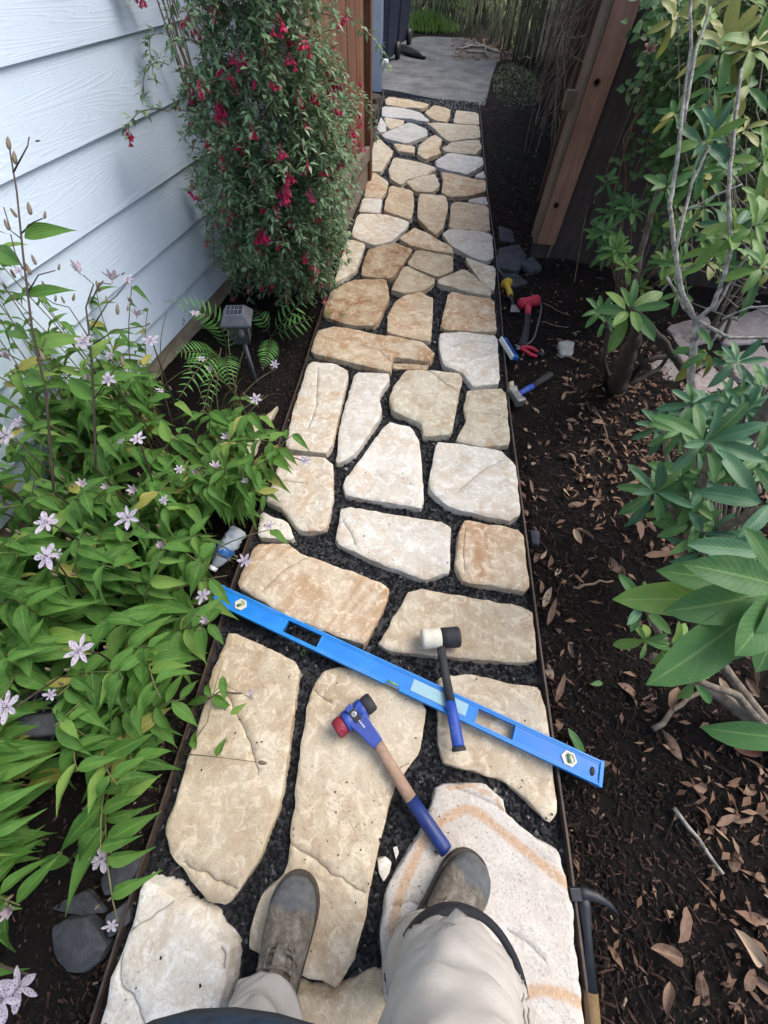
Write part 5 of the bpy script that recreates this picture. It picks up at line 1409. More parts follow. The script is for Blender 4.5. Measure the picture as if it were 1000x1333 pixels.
for k in range(34):
    px, py = U(868, 1010), U(-10, 345); c = D(px, py, U(1.05, 1.55)); MB().tube([c, c.lerp(pb + V((0, .15, .5)), .2) + V((U(-.04, .04), U(-.04, .04), -.05)), c.lerp(pb + V((0, .1, .5)), .42) + V((U(-.05, .05), U(-.05, .05), 0))], [.0012, .0018, .0026], 5, cap=False).build('twig', M['bark'], tC); whorl(tC, c, U(.07, .095), R_.randint(7, 11), R_.choice((('rhodo', 'rhodolight'), 'rhodo', ('rhodo', 'rhodoyellow'), ('rhodolight', 'rhodoyellow'))), V((U(-.4, .3), U(-.9, -.3), .8)), (-.5, .8))
for px, py, dp, L, n, kd, el in ((924, 178, .93, .105, 13, ('rhodolight', 'rhodoblue', 'rhodolight'), (-.3, 1.0)), (946, 58, .95, .105, 15, ('rhodoyellow', 'rhodolight', 'rhodo'), (-.3, .9)), (985, 55, .93, .10, 12, ('rhodoyellow', 'rhodolight'), (-.3, .9)), (1000, 205, .95, .08, 9, 'rhodolight', (-.2, .8)), (955, 302, .95, .105, 13, ('rhodo', 'rhodolight', 'rhodoblue'), (-.3, .8)), (928, 456, 1.0, .10, 9, ('rhodoyellow', 'rhodo'), (-1.0, .1)), (962, 470, 1.0, .085, 10, 'rhodoblue', (-.2, .6)), (995, 345, .9, .10, 9, ('rhodo', 'rhodolight'), (-.4, .5)), (975, 110, .95, .09, 9, ('rhodoyellow', 'rhodo'), (-.6, .4)), (912, 220, .95, .085, 7, 'rhodo', (-.9, .1)), (988, 290, .9, .10, 8, 'rhodolight', (-.3, .7))):
    whorl(tC, D(px, py, dp), L, n, kd, V((U(-.2, .2), -.55, .8)), el)
# D: teal plant at mid right
pb = G(900, 790); pb.z = 0
tD = thing('rhododendron', pb, 'blue-green rhododendron in front of the side path', 'rhododendron', 'rhododendrons')
mb = MB(); limb(mb, [pb, D(898, 700, 1.0), D(912, 640, .86), D(925, 580, .76)], .018, .006); limb(mb, [pb + V((.03, 0, 0)), D(905, 705, 1.02), D(860, 645, .88)], .012, .005)
limb(mb, [pb, D(925, 700, .95), D(975, 670, .8), D(1005, 658, .7)], .014, .007); limb(mb, [D(905, 690, 1.0), D(870, 600, 1.0), D(862, 555, 1.0)], .008, .004); limb(mb, [D(950, 600, 1.0), D(960, 560, .98), D(967, 535, .96)], .008, .004)
limb(mb, [G(985, 640), D(965, 600, 1.0), D(990, 545, .9), D(1020, 500, .85)], .018, .014)
mb.build('branches', M['bark'], tD)
for k in range(24):
    px, py = U(868, 1012), U(500, 735)
    if px + (py - 500) * .12 < 880: continue
    c = D(px, py, U(.85, 1.15)); MB().tube([c, c.lerp(pb + V((0, 0, .2)), .35) + V((0, 0, -.05)), c.lerp(pb + V((0, 0, .1)), .8)], [.0028, .0036, .005], 5, cap=False).build('twig', M['bark'], tD)
    whorl(tD, c, U(.075, .10), R_.randint(7, 11), R_.choice(('rhodoblue', ('rhodoblue', 'rhodo'), 'rhodo')), V((U(-.4, .2), U(-.8, -.3), .85)), (-.5, .7))
for px, py, dp, L, n, kd, el in ((926, 574, .76, .11, 12, ('rhodoblue', 'rhodo', 'rhodoblue'), (-.25, 1.0)), (855, 640, .86, .095, 15, ('rhodoblue', 'rhodo'), (-.35, .7)), (862, 554, 1.02, .085, 12, 'rhodoblue', (-.3, .8)), (967, 535, .98, .09, 10, 'rhodoblue', (-.2, .9)), (920, 624, .84, .095, 11, ('rhodoblue', 'rhodo'), (-.5, .4)), (1008, 655, .66, .115, 10, ('rhodoblue', 'rhodo'), (-.4, .6)), (895, 655, .95, .09, 10, 'rhodo', (-.8, .2)), (990, 590, .8, .10, 9, ('rhodoblue', 'rhodo'), (-.4, .5)), (905, 535, 1.0, .09, 8, 'rhodoblue', (-.3, .6))):
    whorl(tD, D(px, py, dp), L, n, kd, V((U(-.2, .1), -.5, .85)), el)
# E: near plant whose big leaves fill the right edge
pb = G(1040, 1000); pb.z = 0
tE = thing('rhododendron', pb, 'nearest rhododendron with very large leaves at the photo\'s right border', 'rhododendron', 'rhododendrons')
mb = MB(); c = D(1006, 775, .48)
limb(mb, [pb, D(1030, 900, .8), D(1025, 820, .58), c], .016, .007); limb(mb, [pb, D(930, 850, .98), D(860, 830, .95), D(840, 790, .78)], .014, .005); limb(mb, [pb, D(960, 905, .95), D(905, 885, .8)], .013, .006)
limb(mb, [G(1010, 960, .02), D(930, 900, 1.05), D(850, 855, 1.05)], .02, .014)
mb.build('branches', M['bark'], tE)
def big(px, py, qx, qy, d0, d1, kd, wmul=1.0):
    a, b = D(px, py, d0), D(qx, qy, d1); L = (b - a).length * 1.04
    inst('leaf', R_.choice(RH[kd]), aim(a, b - a, (V((0, -.35, 1)) - FW * .5).normalized(), L) @ Matrix.Diagonal((wmul, 1, 1, 1)), tE)
for args in ((1000, 765, 883, 742, .48, .47, 'rhodo', 1.0), (1005, 770, 905, 799, .48, .44, 'rhodo', 1.05), (1004, 772, 868, 899, .48, .44, 'rhodo', 1.0), (1010, 762, 928, 735, .45, .42, 'rhodo', 1.1), (1012, 770, 977, 853, .46, .42, 'rhodo', 1.5), (985, 778, 818, 783, .50, .50, 'rhodolight', .8), (1010, 760, 1000, 690, .46, .44, 'rhodo', 1.1), (1000, 790, 945, 880, .52, .54, 'rhodoblue', 1.1), (1018, 770, 1010, 880, .45, .42, 'rhodo', 1.4), (1000, 720, 905, 708, .52, .52, 'rhodoblue', 1.0), (1045, 960, 945, 962, .62, .60, 'rhodo', 1.2)):
    big(*args)
whorl(tE, D(838, 787, .80), .078, 9, ('rhodoblue', 'rhodo'), V((-.2, -.5, .8)), (-.1, .8)); whorl(tE, D(905, 890, .78), .085, 8, ('rhodolight', 'rhodo'), V((-.2, -.4, .7)), (-1.1, .1))
whorl(tE, D(842, 835, .92), .075, 6, ('rhodolight', 'rhodo'), V((-.3, -.4, .7)), (-.6, .4)); whorl(tE, D(880, 840, .92), .08, 6, 'rhodolight', V((0, -.4, .7)), (-.4, .9))

# vine with small round leaves over the dark fence
vb = G(800, 352); vb.z = 0
vn = thing('climbing_vine', vb, 'leafy vine with one pink flower climbing beside the post top', 'vine')
mb = MB(); cnt = 0
for k in range(19):
    px, py = U(872, 965), U(-30, 60); pts = [atY(px, py, U(2.35, 2.7))]; d = V((U(-.03, .03), U(-.03, .0), -.05)); L = R_.randint(7, 15)
    for s_ in range(L):
        d = (d + V((U(-.018, .020), U(-.015, .012), U(-.012, .010)))); d.z = min(-.015, d.z); d = d.normalized() * .05; pts.append(pts[-1] + d)
        pts[-1].y = min(2.8, max(2.1, pts[-1].y)); pts[-1].x = max(.98, pts[-1].x)
        for q in range(2):
            if cnt < 300 and R_.random() < .62:
                dl = V((U(-1, 1), U(-1, .2), U(-.5, .5))); inst('leaf', R_.choice(VINE), aim(pts[-1], dl, V((U(-.4, .4), -.8, .7)), U(.036, .066)), vn); cnt += 1
    mb.tube(pts, [.0018] * len(pts), 4, cap=False)
for q in ([(792, 350), (800, 250), (815, 190), (832, 140), (838, 110)], [(808, 340), (815, 230), (812, 180), (850, 120), (885, 60)], [(800, 350), (835, 260), (865, 180), (890, 90)]):
    pts = [atY(x, y, 2.85 - .05 * i) for i, (x, y) in enumerate(q)]; mb.tube(pts, .004, 5)
for px, py in ((800, 206), (800, 228), (828, 226), (808, 240), (812, 250), (795, 290), (785, 292), (770, 288)):
    for q in range(2): inst('leaf', R_.choice(VINE), aim(atY(px, py, 2.62), V((U(-1, 1), U(-1, 0), U(-.2, .3))), V((0, -.6, .8)), U(.04, .06)), vn)
mv = MB()
for k in range(1500):
    px, py = U(838, 925) + U(-25, 10), U(-10, 300); 
    if px < 850 and R_.random() < .6: continue
    if py > 150 and R_.random() < (py - 150) / 150: continue
    p_ = atY(px, py, U(2.35, 2.85)); dl = V((U(-1, 1), U(-1, .2), U(-.6, .6))); small_leaf(mv, p_, dl, V((U(-.5, .5), -.8, .7)), U(.03, .055), U(.018, .032))
tag(mv.build('foliage', M['vinemass'], vn), None, None, None, 'stuff')
mb.build('stem', M['drystem'], vn)
mfl = MB()
for k in range(6):
    a = k * 1.047; mfl.tube([(0, 0, 0), (.5 * math.cos(a), .5 * math.sin(a), .5), (1.0 * math.cos(a), 1.0 * math.sin(a), .35)], [.14, .25, .12], 5, flat=.5)
M['pink'] = simple('pink_petal', (.62, .30, .28), .5, .2, 40, .1)
inst('flower', mfl.mesh('flower', M['pink']), aim(atY(845, 67, 2.5), V((1, 0, 0)), V((-.2, -.8, .5)), .03), vn)

# olive shrub mass behind, top right
def leaf_cloud(mb, n, cen, rad, L, W, droop=0.0):
    for k in range(n):
        while True:
            q = V((U(-1, 1), U(-1, 1), U(-1, 1)))
            if .15 < q.length < 1: break
        q = q * (.6 + .4 * noise.noise(q * 2.2 + V(cen)) + .15)
        p = V((cen[0] + q.x * rad[0], cen[1] + q.y * rad[1], cen[2] + q.z * rad[2]))
        small_leaf(mb, p, V((U(-1, 1), U(-1, 1), U(-.6 - droop, .6 - droop))), V((U(-.5, .5), U(-.5, .3), 1)), U(*L), U(*W))
sb = V((1.62, 2.30, 0)); sh = thing('evergreen_shrub', sb, 'dense olive fine-leaved shrub at the upper right behind the pale stems', 'shrub')
mb = MB()
for px, py, Y, rad, n in ((970, 60, 2.35, (.34, .28, .30), 4200), (915, 60, 2.82, (.24, .1, .28), 2600), (1010, 170, 2.2, (.30, .28, .26), 3400), (960, 180, 2.5, (.22, .2, .2), 2000), (880, 20, 2.88, (.16, .08, .2), 1000)):
    c = atY(px, py, Y); leaf_cloud(mb, n, (c.x, c.y, c.z), rad, (.02, .05), (.007, .014))
tag(mb.build('foliage', M['shrubleaf'], sh), None, None, None, 'stuff')
mb = MB()
for k in range(5):
    a = U(0, 6.28); limb(mb, [sb + V((U(-.06, .06), U(-.06, .06), 0)), sb + V((math.cos(a) * .15, math.sin(a) * .12, .5)), sb + V((math.cos(a) * .4, math.sin(a) * .3, U(.9, 1.5)))], .011, .003, 5)
mb.build('branches', M['bark'], sh)

# ------------------------------------------------------------------ far planting
def far_plant(base, cans, label, mat, leaf_n, name='bamboo', spread=(.5, .35), hgt=3.0, group='bamboo clumps at the end of the path'):
    t = thing(name, base, label, 'bamboo', group)
    for k in range(cans):
        x, y = base.x + U(-1, 1) * spread[0], base.y + U(-1, 1) * spread[1]; lx, ly = U(-.12, .12), U(-.12, .08); pts = []; rad = []; r = U(.010, .018)
        for i in range(15):
            z = hgt * i / 14; pts.append(V((x + lx * z, y + ly * z, z))); rad.append(r * (1.18 if i % 2 else .95))
        MB().tube(pts, rad, 6).build('cane', mat, t)
    if leaf_n:
        mb = MB()
        leaf_cloud(mb, leaf_n, (base.x, base.y + .1, 1.35), (spread[0] * 1.6, spread[1] * 1.6, 1.5), (.08, .16), (.012, .022), .5)
        tag(mb.build('foliage', M['farleaf'], t), None, None, None, 'stuff')
for px, py, n, lab, mt, lf, sp in ((628, 46, 16, 'sunlit pale bamboo clump behind the dry sticks', 'cane', 900, (.38, .3)), (655, 58, 16, 'half shaded bamboo clump right of the pale canes', 'cane', 700, (.35, .3)), (690, 84, 20, 'dark bamboo clump in the fence\'s shade', 'caneshaded', 900, (.30, .5)), (668, 70, 14, 'shaded bamboo clump behind the mulch mound', 'caneshaded', 500, (.3, .3))):
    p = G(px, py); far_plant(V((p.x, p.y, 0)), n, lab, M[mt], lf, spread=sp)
gt = G(555, 38); mb = MB()
for k in range(1500):
    a = U(0, 6.28); r = abs(R_.gauss(0, .30)); x, y = gt.x + math.cos(a) * r * 1.2, gt.y + math.sin(a) * r * .8
    d = V((U(-.5, .5), U(-.5, .5), 1)).normalized(); hh = U(.08, .36) * (1 - .5 * min(1, r)); s = V((d.y, -d.x, 0)); s = s.normalized() * .006 if s.length > .01 else V((.006, 0, 0)); b = V((x, y, 0))
    m1 = b + d * hh * .6; tp = b + d * hh + V((d.x, d.y, -.2)) * hh * .4
    mb.add([b - s, b + s, m1 + s * .8, m1 - s * .8, tp], [(0, 1, 2, 3), (3, 2, 4)])
tag(mb.build('grass', M['grassblade']), 'bright green grass tuft at the end of the concrete', 'grass', None, 'stuff')
for k, (px, py, cz, rad, n, lab) in enumerate(((585, 30, .9, (1.0, .6, 1.0), 2400, 'bright leafy bamboo thicket behind the grass tuft'), (545, 18, 1.0, (1.1, .7, 1.2), 2200, 'shaded leafy thicket behind the navy bins'), (620, 18, 1.2, (1.2, .7, 1.3), 2400, 'leafy thicket behind the sunlit canes'), (665, 22, 1.2, (1.2, .7, 1.3), 2000, 'dim leafy thicket at the end of the dark fence'))):
    p = G(px, py); b = V((p.x, p.y - .6, 0)); t = thing('bamboo_thicket', b, lab, 'thicket', 'thickets closing the end of the yard')
    mb = MB(); leaf_cloud(mb, n, (b.x, b.y, cz), rad, (.10, .22), (.018, .034), .4); tag(mb.build('foliage', M['farleaf'], t), None, None, None, 'stuff')
    mb = MB()
    for j in range(18): mb.tube([V((b.x + U(-.9, .9), b.y + U(-.3, .3), 0)), V((b.x + U(-1, 1), b.y + U(-.4, .4), 2.2))], .012, 5)
    mb.build('canes', M['caneshaded'], t)
# hedge bank closing the yard
mb = MB()
for k in range(7): leaf_cloud(mb, 1500, (-5 + k * 2.0, 17.5 + U(-.5, .5), 1.5), (1.5, .9, 1.8), (.12, .25), (.03, .05), .2)
tag(mb.build('hedge', M['shrubleaf']), 'dark hedge bank beyond the bamboo', 'hedge', None, 'stuff')
for k, (a, b) in enumerate((((600, 62), (640, 66)), ((606, 70), (634, 72)), ((618, 60), (650, 71)), ((596, 66), (615, 64)), ((630, 55), (633, 78)))):
    stick(a, b, .022, ['long pale dry stick lying at the end of the concrete', 'lower pale stick beside the concrete', 'pale cane lying toward the mulch mound', 'short pale stick by the grass', 'reddish stump stick under the canes'][k], .03, 'palebark' if k < 4 else 'drystem', .03)
mb = MB()
for k in range(420):
    px, py = U(590, 665), U(50, 80); p = G(px, py); a = U(0, 6.28); small_leaf(mb, V((p.x, p.y, .02)), V((math.cos(a), math.sin(a), 0)), V((0, 0, 1)), U(.05, .12), U(.02, .04))
tag(mb.build('leaf_litter', M['drylitter']), 'pale dry leaf litter under the far bamboo', 'leaf litter', None, 'stuff')
# dark low ground cover on the mound by the shaded canes
mb = MB(); mp_ = G(672, 112)
for k in range(1300):
    a = U(0, 6.28); r = math.sqrt(U(0, 1)); x, y = mp_.x + .34 * r * math.cos(a), mp_.y + 1.5 * r * math.sin(a)
    small_leaf(mb, V((x, y, .10 * (1 - r * r) * U(.2, 1))), V((U(-1, 1), U(-1, 1), U(0, .8))), V((0, 0, 1)), U(.03, .06), U(.008, .016))
tag(mb.build('ground_cover', M['shrubleaf']), 'dark low ground cover beside the concrete', 'ground cover', None, 'stuff')

# ------------------------------------------------------------------ spirit level
zL = TOPZ + .006
la, lb_ = G(282, 772, .078), G(785, 1008, .078); la.z = lb_.z = 0
ld = (lb_ - la).normalized(); lq = Vector((-ld.y, ld.x, 0)); LL = (lb_ - la).length
LM = frame(ld, lq, Vector((0, 0, 1)), Vector((la.x, la.y, zL + .0125)))
lev = thing('spirit_level', LM @ Vector((LL / 2, 0, -.0125)), 'long blue spirit level lying diagonally across the flagstones', 'spirit level')
HW, TH = .030, .0125
holes = [(.252, .388), (LL - .372, LL - .242)]
vials = [.165 - .0, LL - .150]
vials = [.118, LL - .110]
def lv(px, py): 
    q = G(px, py, .078) - Vector((la.x, la.y, .078)); return q.dot(ld), q.dot(lq)
h1 = (lv(371, 813)[0], lv(417, 834)[0]); h2_ = (lv(620, 931)[0], lv(671, 953)[0]); holes = [h1, h2_]
vials = [lv(313.4, 787)[0], lv(741, 988)[0]]
notch = lv(511, 891)[0]
mb = MB()
xs = [0, h1[0], h1[1], h2_[0], h2_[1], LL]
for a, b in ((0, h1[0]), (h1[1], h2_[0]), (h2_[1], LL)):
    mb.box(((a + b) / 2, 0, 0), (b - a, HW * 2 - .012, TH * 1.45), LM)
mb.build('web', M['levelblue'], lev, bevel=.001)
mb = MB()
mb.box((LL / 2, HW - .003, 0), (LL, .006, TH * 2), LM)
mb.box((LL / 2, HW - .0085, 0), (LL - .002, .005, TH * 1.7), LM)
for a, b in ((0, notch - .022), (notch + .022, LL)):
    mb.box(((a + b) / 2, -HW + .003, 0), (b - a, .006, TH * 2), LM); mb.box(((a + b) / 2, -HW + .0085, 0), (b - a - .002, .005, TH * 1.7), LM)
for h in holes:                                                     # rounded rims of the hand holes
    for x in h: mb.box((x, 0, 0), (.005, HW * 2 - .016, TH * 1.62), LM)
mb.build('rail', M['levelrail'], lev, bevel=.0012)
mb = MB(); mb.box((notch, -HW + .010, -.002), (.042, .012, TH * 1.2), LM); mb.build('notch_plate', M['alloy'], lev, bevel=.001)
mb = MB(); mb.tube([LM @ Vector((notch - .016, -HW + .012, .006)), LM @ Vector((notch + .016, -HW + .012, .006))], .005, 10); mb.build('vial', M['vialgreen'], lev)
for x in vials:
    mb = MB()
    ring_o = [(x + .021 * math.cos(a), .019 * math.sin(a), TH * .73 + .0035) for a in [j * math.pi / 3 for j in range(6)]]
    ring_i = [(x + .0155 * math.cos(a), .014 * math.sin(a), TH * .73 + .0035) for a in [j * math.pi / 3 for j in range(6)]]
    low = [(p[0], p[1], TH * .73 - .004) for p in ring_o]; lowi = [(p[0], p[1], TH * .73 - .0005) for p in ring_i]
    mb.add(ring_o + ring_i + low + lowi, [(j, (j + 1) % 6, 6 + (j + 1) % 6, 6 + j) for j in range(6)] + [(12 + j, 12 + (j + 1) % 6, (j + 1) % 6, j) for j in range(6)] + [(6 + j, 6 + (j + 1) % 6, 18 + (j + 1) % 6, 18 + j) for j in range(6)], LM, smooth=False)
    vf = mb.build('vial_frame', M['vialframe'], lev)
    mb = MB(); mb.add([(x + .0155 * math.cos(a), .014 * math.sin(a), TH * .73 + .0006) for a in [j * math.pi / 3 for j in range(6)]], [tuple(range(6))], LM, smooth=False); mb.build('backing', M['vialframe'], lev)
    ang = .9 if x < .3 else -1.2
    a_, b_ = Vector((x - .010 * math.cos(ang), -.010 * math.sin(ang), TH * .73 + .004)), Vector((x + .010 * math.cos(ang), .010 * math.sin(ang), TH * .73 + .004))
    mb = MB(); mb.tube([LM @ a_, LM @ b_], .0045, 10); mb.build('vial', M['vialgreen'], lev)
s0, s1 = lv(536, 893)[0], lv(608, 925)[0]
mb = MB(); mb.box(((s0 + s1) / 2, .001, TH * .73 + .0012), (s1 - s0, .033, .001), LM); mb.build('sticker', M['sticker'], lev)
for x in (.004, LL - .004):
    mb = MB(); mb.box((x, 0, 0), (.010, HW * 2 + .003, TH * 2 + .002), LM); mb.build('end_cap', M['levelrail'], lev, bevel=.0015)
for x in (.026, LL - .026):
    mb = MB(); mb.lathe([(.0, 0), (.0075, 0), (.0085, .0015), (.0085, .002), (.0, .002)], 16, LM @ Matrix.Translation((x, -.004, TH * .73 - .0005)) @ Matrix.Diagonal((.7, 1.3, 1, 1))); mb.build('hang_hole', M['blackrubber'], lev)

# ------------------------------------------------------------------ white and black mallet
ha, hb_ = G(549, 832, .083), G(598, 829, .083); hc = (ha + hb_) / 2; hd = (hb_ - ha).normalized(); HL = (hb_ - ha).length
mal = thing('mallet', (hc.x, hc.y, TOPZ), 'rubber mallet with a half white, half black head resting over the level', 'mallet')
rot = aim(hc, hd.cross(Vector((0, 0, 1))).normalized(), hd)
r = .0315
MB().lathe([(.0, -HL / 2), (r * .90, -HL / 2), (r, -HL / 2 + .004), (r, -HL / 2 + .012), (r * .97, -HL * .2), (r * .97, 0), (.0, 0)], 32, rot).build('white_head', M['whiterubber'], mal)
MB().lathe([(.0, .0003), (r * .97, .0003), (r * .97, HL * .2), (r, HL / 2 - .012), (r, HL / 2 - .004), (r * .90, HL / 2), (.0, HL / 2)], 32, rot).build('black_head', M['blackrubber'], mal)
he = G(598, 978, .092); hs = G(575, 850, .088); hd2 = (he - hs)
def oct_handle(pts, rads, mat, nm, parent, flat=.75, n=10): MB().tube(pts, rads, n, flat=flat).build(nm, M[mat], parent)
md = hs.lerp(he, .52)
oct_handle([hs + Vector((-.001, .02, 0)), hs, hs.lerp(he, .25), md], [.013, .0135, .0125, .014], 'blackrubber', 'handle', mal)
oct_handle([md, hs.lerp(he, .7), hs.lerp(he, .93), hs.lerp(he, .955)], [.0143, .016, .0165, .0158], 'bluegrip2', 'grip', mal)
oct_handle([hs.lerp(he, .955), hs.lerp(he, .985), he], [.0175, .0195, .0185], 'blackrubber', 'butt', mal)

# ------------------------------------------------------------------ dead-blow hammer
ra, rb = G(437, 951, .085), G(485, 912, .085); rd = (rb - ra).normalized(); RL = (rb - ra).length; rc = (ra + rb) / 2
ham = thing('dead_blow_hammer', (rc.x, rc.y, TOPZ), 'blue-headed hammer with red and black faces and a wooden handle', 'hammer')
HMx = aim(rc, rd.cross(Vector((0, 0, 1))).normalized(), rd)
r = .026
MB().lathe([(.0, -RL / 2), (r * .86, -RL / 2), (r * .98, -RL / 2 + .006), (r, -RL / 2 + .02), (r * .88, -RL / 2 + .036), (.0, -RL / 2 + .036)], 28, HMx).build('red_face', M['redrubber'], ham)
MB().lathe([(.0, RL / 2 - .036), (r * .88, RL / 2 - .036), (r, RL / 2 - .02), (r * .98, RL / 2 - .006), (r * .88, RL / 2), (.0, RL / 2)], 28, HMx).build('black_face', M['blackrubber'], ham)
mb = MB(); mb.lathe([(.0, -RL / 2 + .030), (r * 1.06, -RL / 2 + .030), (r * 1.10, -RL / 2 + .034), (r * 1.06, -.013), (r * .98, -.010), (r * .98, .010), (r * 1.06, .013), (r * 1.10, RL / 2 - .034), (r * 1.06, RL / 2 - .030), (.0, RL / 2 - .030)], 28, HMx)
mb.build('housing', M['bluehead'], ham)
hx = G(472, 947, .083); hy = G(490, 969, .080); ed = (hy - hx).normalized(); side = ed.cross(Vector((0, 0, 1))).normalized(); upv = side.cross(ed)
SM = frame(side, ed, upv, rc)
hl = (G(490, 969, .080) - rc).length
mb = MB(); vs = [(sx * w_, y, sz * t_) for y, w_, t_ in ((-.012, .030, .0265), (hl * .45, .021, .0215), (hl * 1.02, .0165, .017)) for sx, sz in ((-1, -1), (1, -1), (1, 1), (-1, 1))]
mb.add(vs, [(3, 2, 1, 0), (8, 9, 10, 11)] + [(k * 4 + j, k * 4 + (j + 1) % 4, k * 4 + 4 + (j + 1) % 4, k * 4 + 4 + j) for k in range(2) for j in range(4)], SM, smooth=False)
mb.build('socket', M['bluehead'], ham, bevel=.003)
# clamp lug, emblem ring and marks on the housing
mb = MB(); mb.box((.0, -.022, .0265), (.020, .014, .008), SM); mb.build('clamp', M['bluehead'], ham, bevel=.0015)
mb = MB(); mb.box((.0, .002, .0262), (.020, .034, .0035), SM); mb.build('name_plate', M['blackrubber'], ham, bevel=.001)
mb = MB(); mb.lathe([(.0055, 0), (.0075, 0), (.0075, .0012), (.0055, .0012)], 20, SM @ Matrix.Translation((0, -.002, .0280))); mb.lathe([(.0, 0), (.003, 0), (.003, .0012), (.0, .0012)], 12, SM @ Matrix.Translation((0, -.002, .0280))); mb.build('emblem', M['solarline'], ham)
mb = MB()
for k in range(5): mb.box((0, .014 + k * .0062, .0262 - k * .00085), (.0042, .0034, .0012), SM)
mb.build('raised_letter', M['vialframe'], ham)
w0, w1, w2 = rc + ed * hl * .98, G(535, 1040, .072), G(581, 1108, .066)
MB().tube([w0, w0.lerp(w1, .4), w1], [.0155, .0150, .0160], 14, flat=.9).build('handle', M['hickory'], ham)
MB().tube([w1, w1.lerp(w2, .5), w1.lerp(w2, .93), w2], [.0163, .0172, .0180, .0165], 14, flat=.9).build('grip', M['bluegrip'], ham)

# ------------------------------------------------------------------ tools on the mulch
def sz(p): return Vector((p.x, p.y, 0))
def Z(px, py, z=.03):
    p = G(px, py, z); return p
# yellow guard chisel
t = thing('stone_chisel', sz(G(664, 385)), 'stone chisel with yellow guard and grip by the right edging', 'chisel')
q0, q1, q2, q3, q4 = Z(655, 362, .05), Z(659.5, 369, .05), Z(665, 385, .045), Z(668, 398, .035), Z(671, 403, .03)
ax = (q2 - q1).normalized(); CM = aim(q1, ax.cross(Vector((0, 0, 1))).normalized(), ax); cl = (q2 - q1).length
MB().lathe([(.0, -.004), (.030, -.004), (.036, .002), (.036, .006), (.024, .010), (.017, .022), (.015, cl * .55), (.018, cl * .7), (.016, cl), (.0, cl)], 24, CM).build('grip', M['yellow'], t)
MB().tube([q2, q3], [.010, .011], 8).build('shaft', M['darksteel'], t)
mb = MB(); bl = (q4 - q3).length; BMx = aim(q3, ax, Vector((0, -.3, 1)))
mb.add([(-.012, 0, -.007), (.012, 0, -.007), (.012, 0, .007), (-.012, 0, .007), (-.030, bl + .03, -.002), (.030, bl + .03, -.002), (.030, bl + .03, .002), (-.030, bl + .03, .002)], [(3, 2, 1, 0), (4, 5, 6, 7), (0, 1, 5, 4), (1, 2, 6, 5), (2, 3, 7, 6), (3, 0, 4, 7)], BMx, smooth=False); mb.build('blade', M['steel'], t, bevel=.001)
t2 = MB().tube([Z(647, 349, .04), Z(658, 364, .05)], .011, 8).build('steel_bar', M['darksteel'], origin=sz(G(652, 356))); tag(t2, 'thin dark steel bar lying above the yellow chisel', 'bar')
# red mallet with grey loop
t = thing('small_mallet', sz(G(686, 420)), 'small mallet with a red rubber head and grey wrist loop', 'mallet')
a, b = Z(677, 396, .045), Z(700, 391, .045); d_ = (b - a).normalized(); RM = aim((a + b) / 2, d_.cross(Vector((0, 0, 1))).normalized(), d_); hl2 = (b - a).length
MB().lathe([(.0, -hl2 / 2), (.028, -hl2 / 2), (.032, -hl2 / 2 + .006), (.030, -.02), (.030, .02), (.032, hl2 / 2 - .006), (.028, hl2 / 2), (.0, hl2 / 2)], 24, RM).build('head', M['redplastic'], t)
MB().tube([Z(688, 394, .045), Z(687, 410, .042)], [.021, .017], 10).build('neck', M['redplastic'], t)
MB().tube([Z(687, 410, .042), Z(686, 425, .04), Z(683, 440, .035), Z(678, 451, .03)], [.0165, .017, .021, .022], 10, flat=.7).build('handle', M['blackrubber'], t)
lp = [Z(x, y, .03) for x, y in ((703, 392), (705, 400), (703, 412), (699, 428), (695, 440), (690, 446), (683, 449))]
MB().tube(lp, .005, 6).build('wrist_loop', M['greycord'], t)
# blue tool with a white edge
t = thing('torpedo_level', sz(G(664, 452)), 'short blue tool with a white edge tucked against the edging', 'level')
a, b = Z(655, 441, .05), Z(671, 467, .05); TMx = aim(a, b - a, Vector((.35, -.2, 1))); tl = (b - a).length
mb = MB(); mb.box((-.003, tl / 2, 0), (.030, tl, .02), TMx); mb.build('body', M['bluetool'], t, bevel=.002)
mb = MB(); mb.box((.018, tl / 2, .001), (.010, tl * .98, .024), TMx); mb.build('edge_strip', M['whiteedge'], t, bevel=.0015)
mb = MB(); mb.box((-.006, tl * .5, .0105), (.014, tl * .7, .002), TMx); mb.build('recess', M['bluegrip'], t)
# red snips
t = thing('snips', sz(G(690, 457)), 'red-handled snips with black tips beside the grey mallet handle', 'pliers')
pv = Z(677, 453, .03)
MB().tube([Z(671, 449, .03), pv], [.006, .013], 8, flat=.6).build('jaw', M['steel'], t); MB().tube([Z(672, 455, .03), pv], [.006, .013], 8, flat=.6).build('jaw', M['steel'], t)
MB().tube([pv, Z(686, 452, .035), Z(693, 453, .035), Z(701, 459, .03)], [.010, .011, .010, .008], 8).build('handle', M['redplastic'], t)
MB().tube([pv, Z(684, 457, .03), Z(692, 462, .03), Z(699, 464, .025)], [.010, .010, .010, .008], 8).build('handle', M['redplastic'], t)
MB().tube([Z(700, 459, .03), Z(707, 463, .028)], [.011, .012], 8).build('tip', M['blackrubber'], t)
